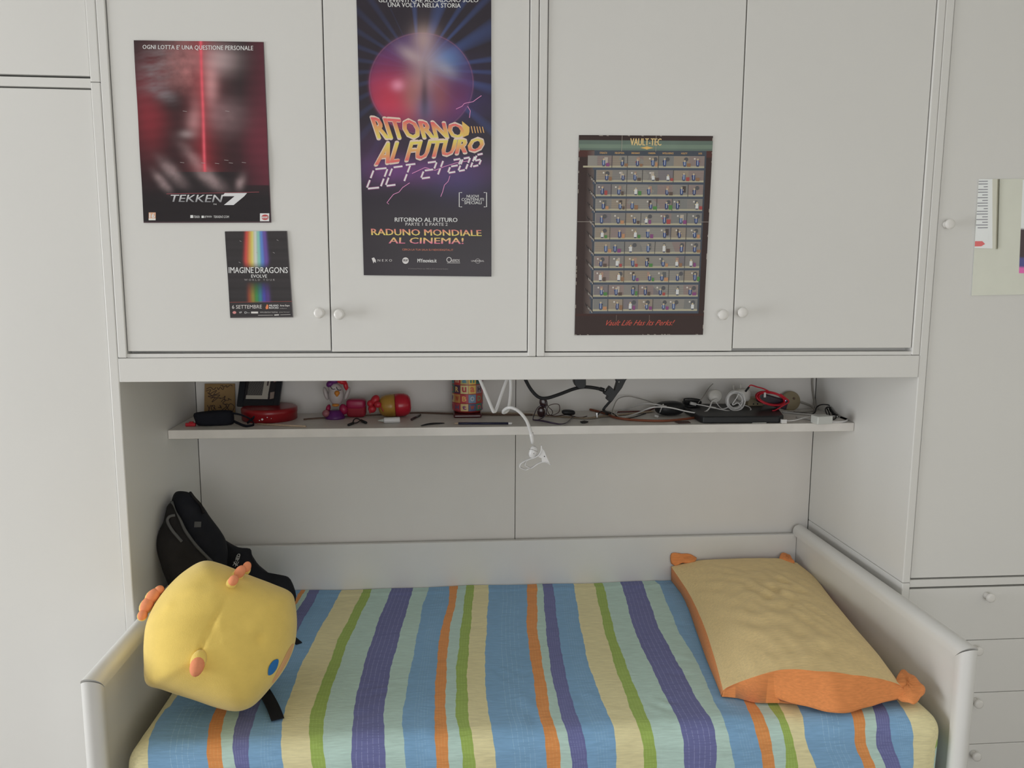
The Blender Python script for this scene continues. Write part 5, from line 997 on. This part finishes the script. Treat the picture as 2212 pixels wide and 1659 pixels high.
for k_, wd_ in enumerate(("STRENGTH", "PERCEPTION", "ENDURANCE", "CHARISMA", "INTELLIGENCE", "AGILITY", "LUCK")):
    uc = .185+.121*k_; h_ = .0034*len(wd_); TX(wd_, uc-h_, .084, uc+h_, .093, (200, 156, 90), .01)
pal = [(50, 72, 120), (44, 66, 118), (60, 84, 130), (190, 190, 188), (46, 62, 108), (150, 66, 62), (176, 150, 120), (90, 110, 84), (128, 84, 60), (196, 178, 130), (76, 60, 56)]
for r_ in range(rows):
    v0 = .102+r_*.0718; v1 = v0+.060; ua = .035 if r_ == 0 else .135
    R(max(ua, .07) if r_ == 0 else ua, v0, .945, v1, (128, 124, 118)); R(ua, v1-.009, .945, v1, (158, 152, 128), 2)
    for k_ in range(7):
        tn = [(120, 116, 112), (128, 112, 108), (112, 112, 110), (134, 122, 108), (110, 104, 108)][rr_.integers(5)]; R(.142+.1145*k_, v0+.002, .142+.1145*(k_+1), v1-.010, tn, 1.5)
    for k_ in range(5): R(.14, v0+.006+.009*k_, .945, v0+.007+.009*k_, (104, 102, 100), 2)
    R(.11, v1, .95, v1+.0115, (66, 74, 88), 2)
    bl = sorted(rr_.choice(np.arange(1, 7), 3, replace=False))
    for b_ in bl: R(.135+.116*b_-.002, v0, .135+.116*b_+.002, v1, (62, 60, 62), 3)
    for k_ in range(7):
        u_ = .15+.116*k_+rr_.uniform(.0, .03); d_ = rr_.uniform()
        if d_ < .35: w_ = rr_.uniform(.012, .028); R(u_+.03, v0+.008, u_+.03+w_, v1-.02, [(86, 88, 90), (150, 120, 104), (70, 62, 60), (160, 150, 140)][rr_.integers(4)], 3)
        if d_ > .55:
            cu_, cv_ = u_+.05, v0+.017; S_.poly([uv(cu_+.016*math.cos(a), cv_+.0105*math.sin(a)) for a in np.linspace(0, 2*PI, 14)[:-1]], [tuple(range(13))], alb(78, 78, 82), 3)
        # small upright machine: dark block, pale cap, two feet
        bc = pal[rr_.integers(len(pal))]; pu = u_+rr_.uniform(.02, .05); hv = rr_.uniform(.024, .034); vb = v1-.006
        R(pu-.011, vb-hv, pu+.011, vb-.006, pal[rr_.integers(5)], 4); R(pu-.006, vb-hv-.008, pu+.006, vb-hv, (176, 160, 132), 4); R(pu-.002, vb-hv, pu+.002, vb-.008, (186, 190, 196), 5)
        R(pu-.007, vb-.006, pu-.001, vb, (44, 56, 92), 4); R(pu+.002, vb-.006, pu+.008, vb, (44, 56, 92), 4); sgn = 1 if rr_.uniform() > .5 else -1
        R(pu+sgn*.008, vb-hv*.9, pu+sgn*.016, vb-hv*.75, bc, 4)
        if rr_.uniform() > .3: w_ = rr_.uniform(.016, .03); R(pu+.018, vb-.5*hv-rr_.uniform(0, .008), pu+.018+w_, vb, [(150, 62, 60), (130, 96, 70), (84, 70, 64), (166, 120, 84), (70, 120, 60), (120, 60, 110)][rr_.integers(6)], 4)
        if rr_.uniform() > .5: R(pu-.03, v0+.01, pu-.018, v0+.018, (182, 176, 170), 4)
    if r_ > 0:
        for k_ in range(5): u0 = .066+.013*k_; vv0 = v0+.018+.0085*k_; S_.poly([uv(u0, vv0), uv(u0+.006, vv0), uv(u0+.016, vv0+.016), uv(u0+.010, vv0+.017)], [(0, 1, 2, 3)], alb(*((150, 144, 138) if k_ > 1 else (70, 60, 58))), 3); S_.poly([uv(u0+.006, vv0), uv(u0+.011, vv0-.001), uv(u0+.021, vv0+.015), uv(u0+.016, vv0+.016)], [(0, 1, 2, 3)], alb(40, 32, 32), 3)
R(.0, .893, 1, .905, (60, 36, 32)); S_.text("Vault Life Has Its Perks!", [uv(.25, .925), uv(.78, .925), uv(.755, .952), uv(.225, .952)], (176, 66, 50), .008)
for fx in (.32, .575): S_.line([uv(fx, 0), uv(fx, .08)], .8, (150, 140, 130), 6); S_.line([uv(fx, .9), uv(fx, .93)], .7, (120, 104, 96), 6)
S_.line([uv(0, .433), uv(.13, .433)], .9, (150, 140, 132), 6); S_.line([uv(.94, .433), uv(1, .433)], .9, (150, 140, 132), 6)
for k_ in range(40):
    e_ = rr_.integers(4); a = rr_.uniform(0, 1); l_ = rr_.uniform(.004, .02); p_ = {0: (a, .002), 1: (a, .997), 2: (.003, a), 3: (.996, a)}[int(e_)]; S_.line([uv(*p_), uv(min(1, p_[0]+(l_ if e_ < 2 else 0)), min(1, p_[1]+(l_ if e_ > 1 else .001)))], 1.2, (150, 140, 130), 6)
tag(S_.build('poster', m_post2), 'worn brown bunker chart poster from a video game on the third cabinet door', 'poster')
# ------------------------------------------------------------------ mirror on the right door, and what it reflects
m_mir = mat('mirror_glass', (.92, .94, .92), .01, 1, metal=1, var=.002)
tl, bl_ = onY(2112.5, 387.5, DOORY), onY(2097, 638.5, DOORY); ux = (bl_-tl).normalized(); vx = Vector((-ux.z, 0, ux.x)); vx = vx if vx.x > 0 else -vx
P_ = [tl, tl+vx*.32, tl+vx*.32+ux*(bl_-tl).length, bl_]
tag(MB().prism([p_+Y3*-.0005 for p_ in P_], (0, -1, 0), .003).build('mirror', m_mir, None), 'frameless mirror stuck on the tall right cupboard door', 'mirror')
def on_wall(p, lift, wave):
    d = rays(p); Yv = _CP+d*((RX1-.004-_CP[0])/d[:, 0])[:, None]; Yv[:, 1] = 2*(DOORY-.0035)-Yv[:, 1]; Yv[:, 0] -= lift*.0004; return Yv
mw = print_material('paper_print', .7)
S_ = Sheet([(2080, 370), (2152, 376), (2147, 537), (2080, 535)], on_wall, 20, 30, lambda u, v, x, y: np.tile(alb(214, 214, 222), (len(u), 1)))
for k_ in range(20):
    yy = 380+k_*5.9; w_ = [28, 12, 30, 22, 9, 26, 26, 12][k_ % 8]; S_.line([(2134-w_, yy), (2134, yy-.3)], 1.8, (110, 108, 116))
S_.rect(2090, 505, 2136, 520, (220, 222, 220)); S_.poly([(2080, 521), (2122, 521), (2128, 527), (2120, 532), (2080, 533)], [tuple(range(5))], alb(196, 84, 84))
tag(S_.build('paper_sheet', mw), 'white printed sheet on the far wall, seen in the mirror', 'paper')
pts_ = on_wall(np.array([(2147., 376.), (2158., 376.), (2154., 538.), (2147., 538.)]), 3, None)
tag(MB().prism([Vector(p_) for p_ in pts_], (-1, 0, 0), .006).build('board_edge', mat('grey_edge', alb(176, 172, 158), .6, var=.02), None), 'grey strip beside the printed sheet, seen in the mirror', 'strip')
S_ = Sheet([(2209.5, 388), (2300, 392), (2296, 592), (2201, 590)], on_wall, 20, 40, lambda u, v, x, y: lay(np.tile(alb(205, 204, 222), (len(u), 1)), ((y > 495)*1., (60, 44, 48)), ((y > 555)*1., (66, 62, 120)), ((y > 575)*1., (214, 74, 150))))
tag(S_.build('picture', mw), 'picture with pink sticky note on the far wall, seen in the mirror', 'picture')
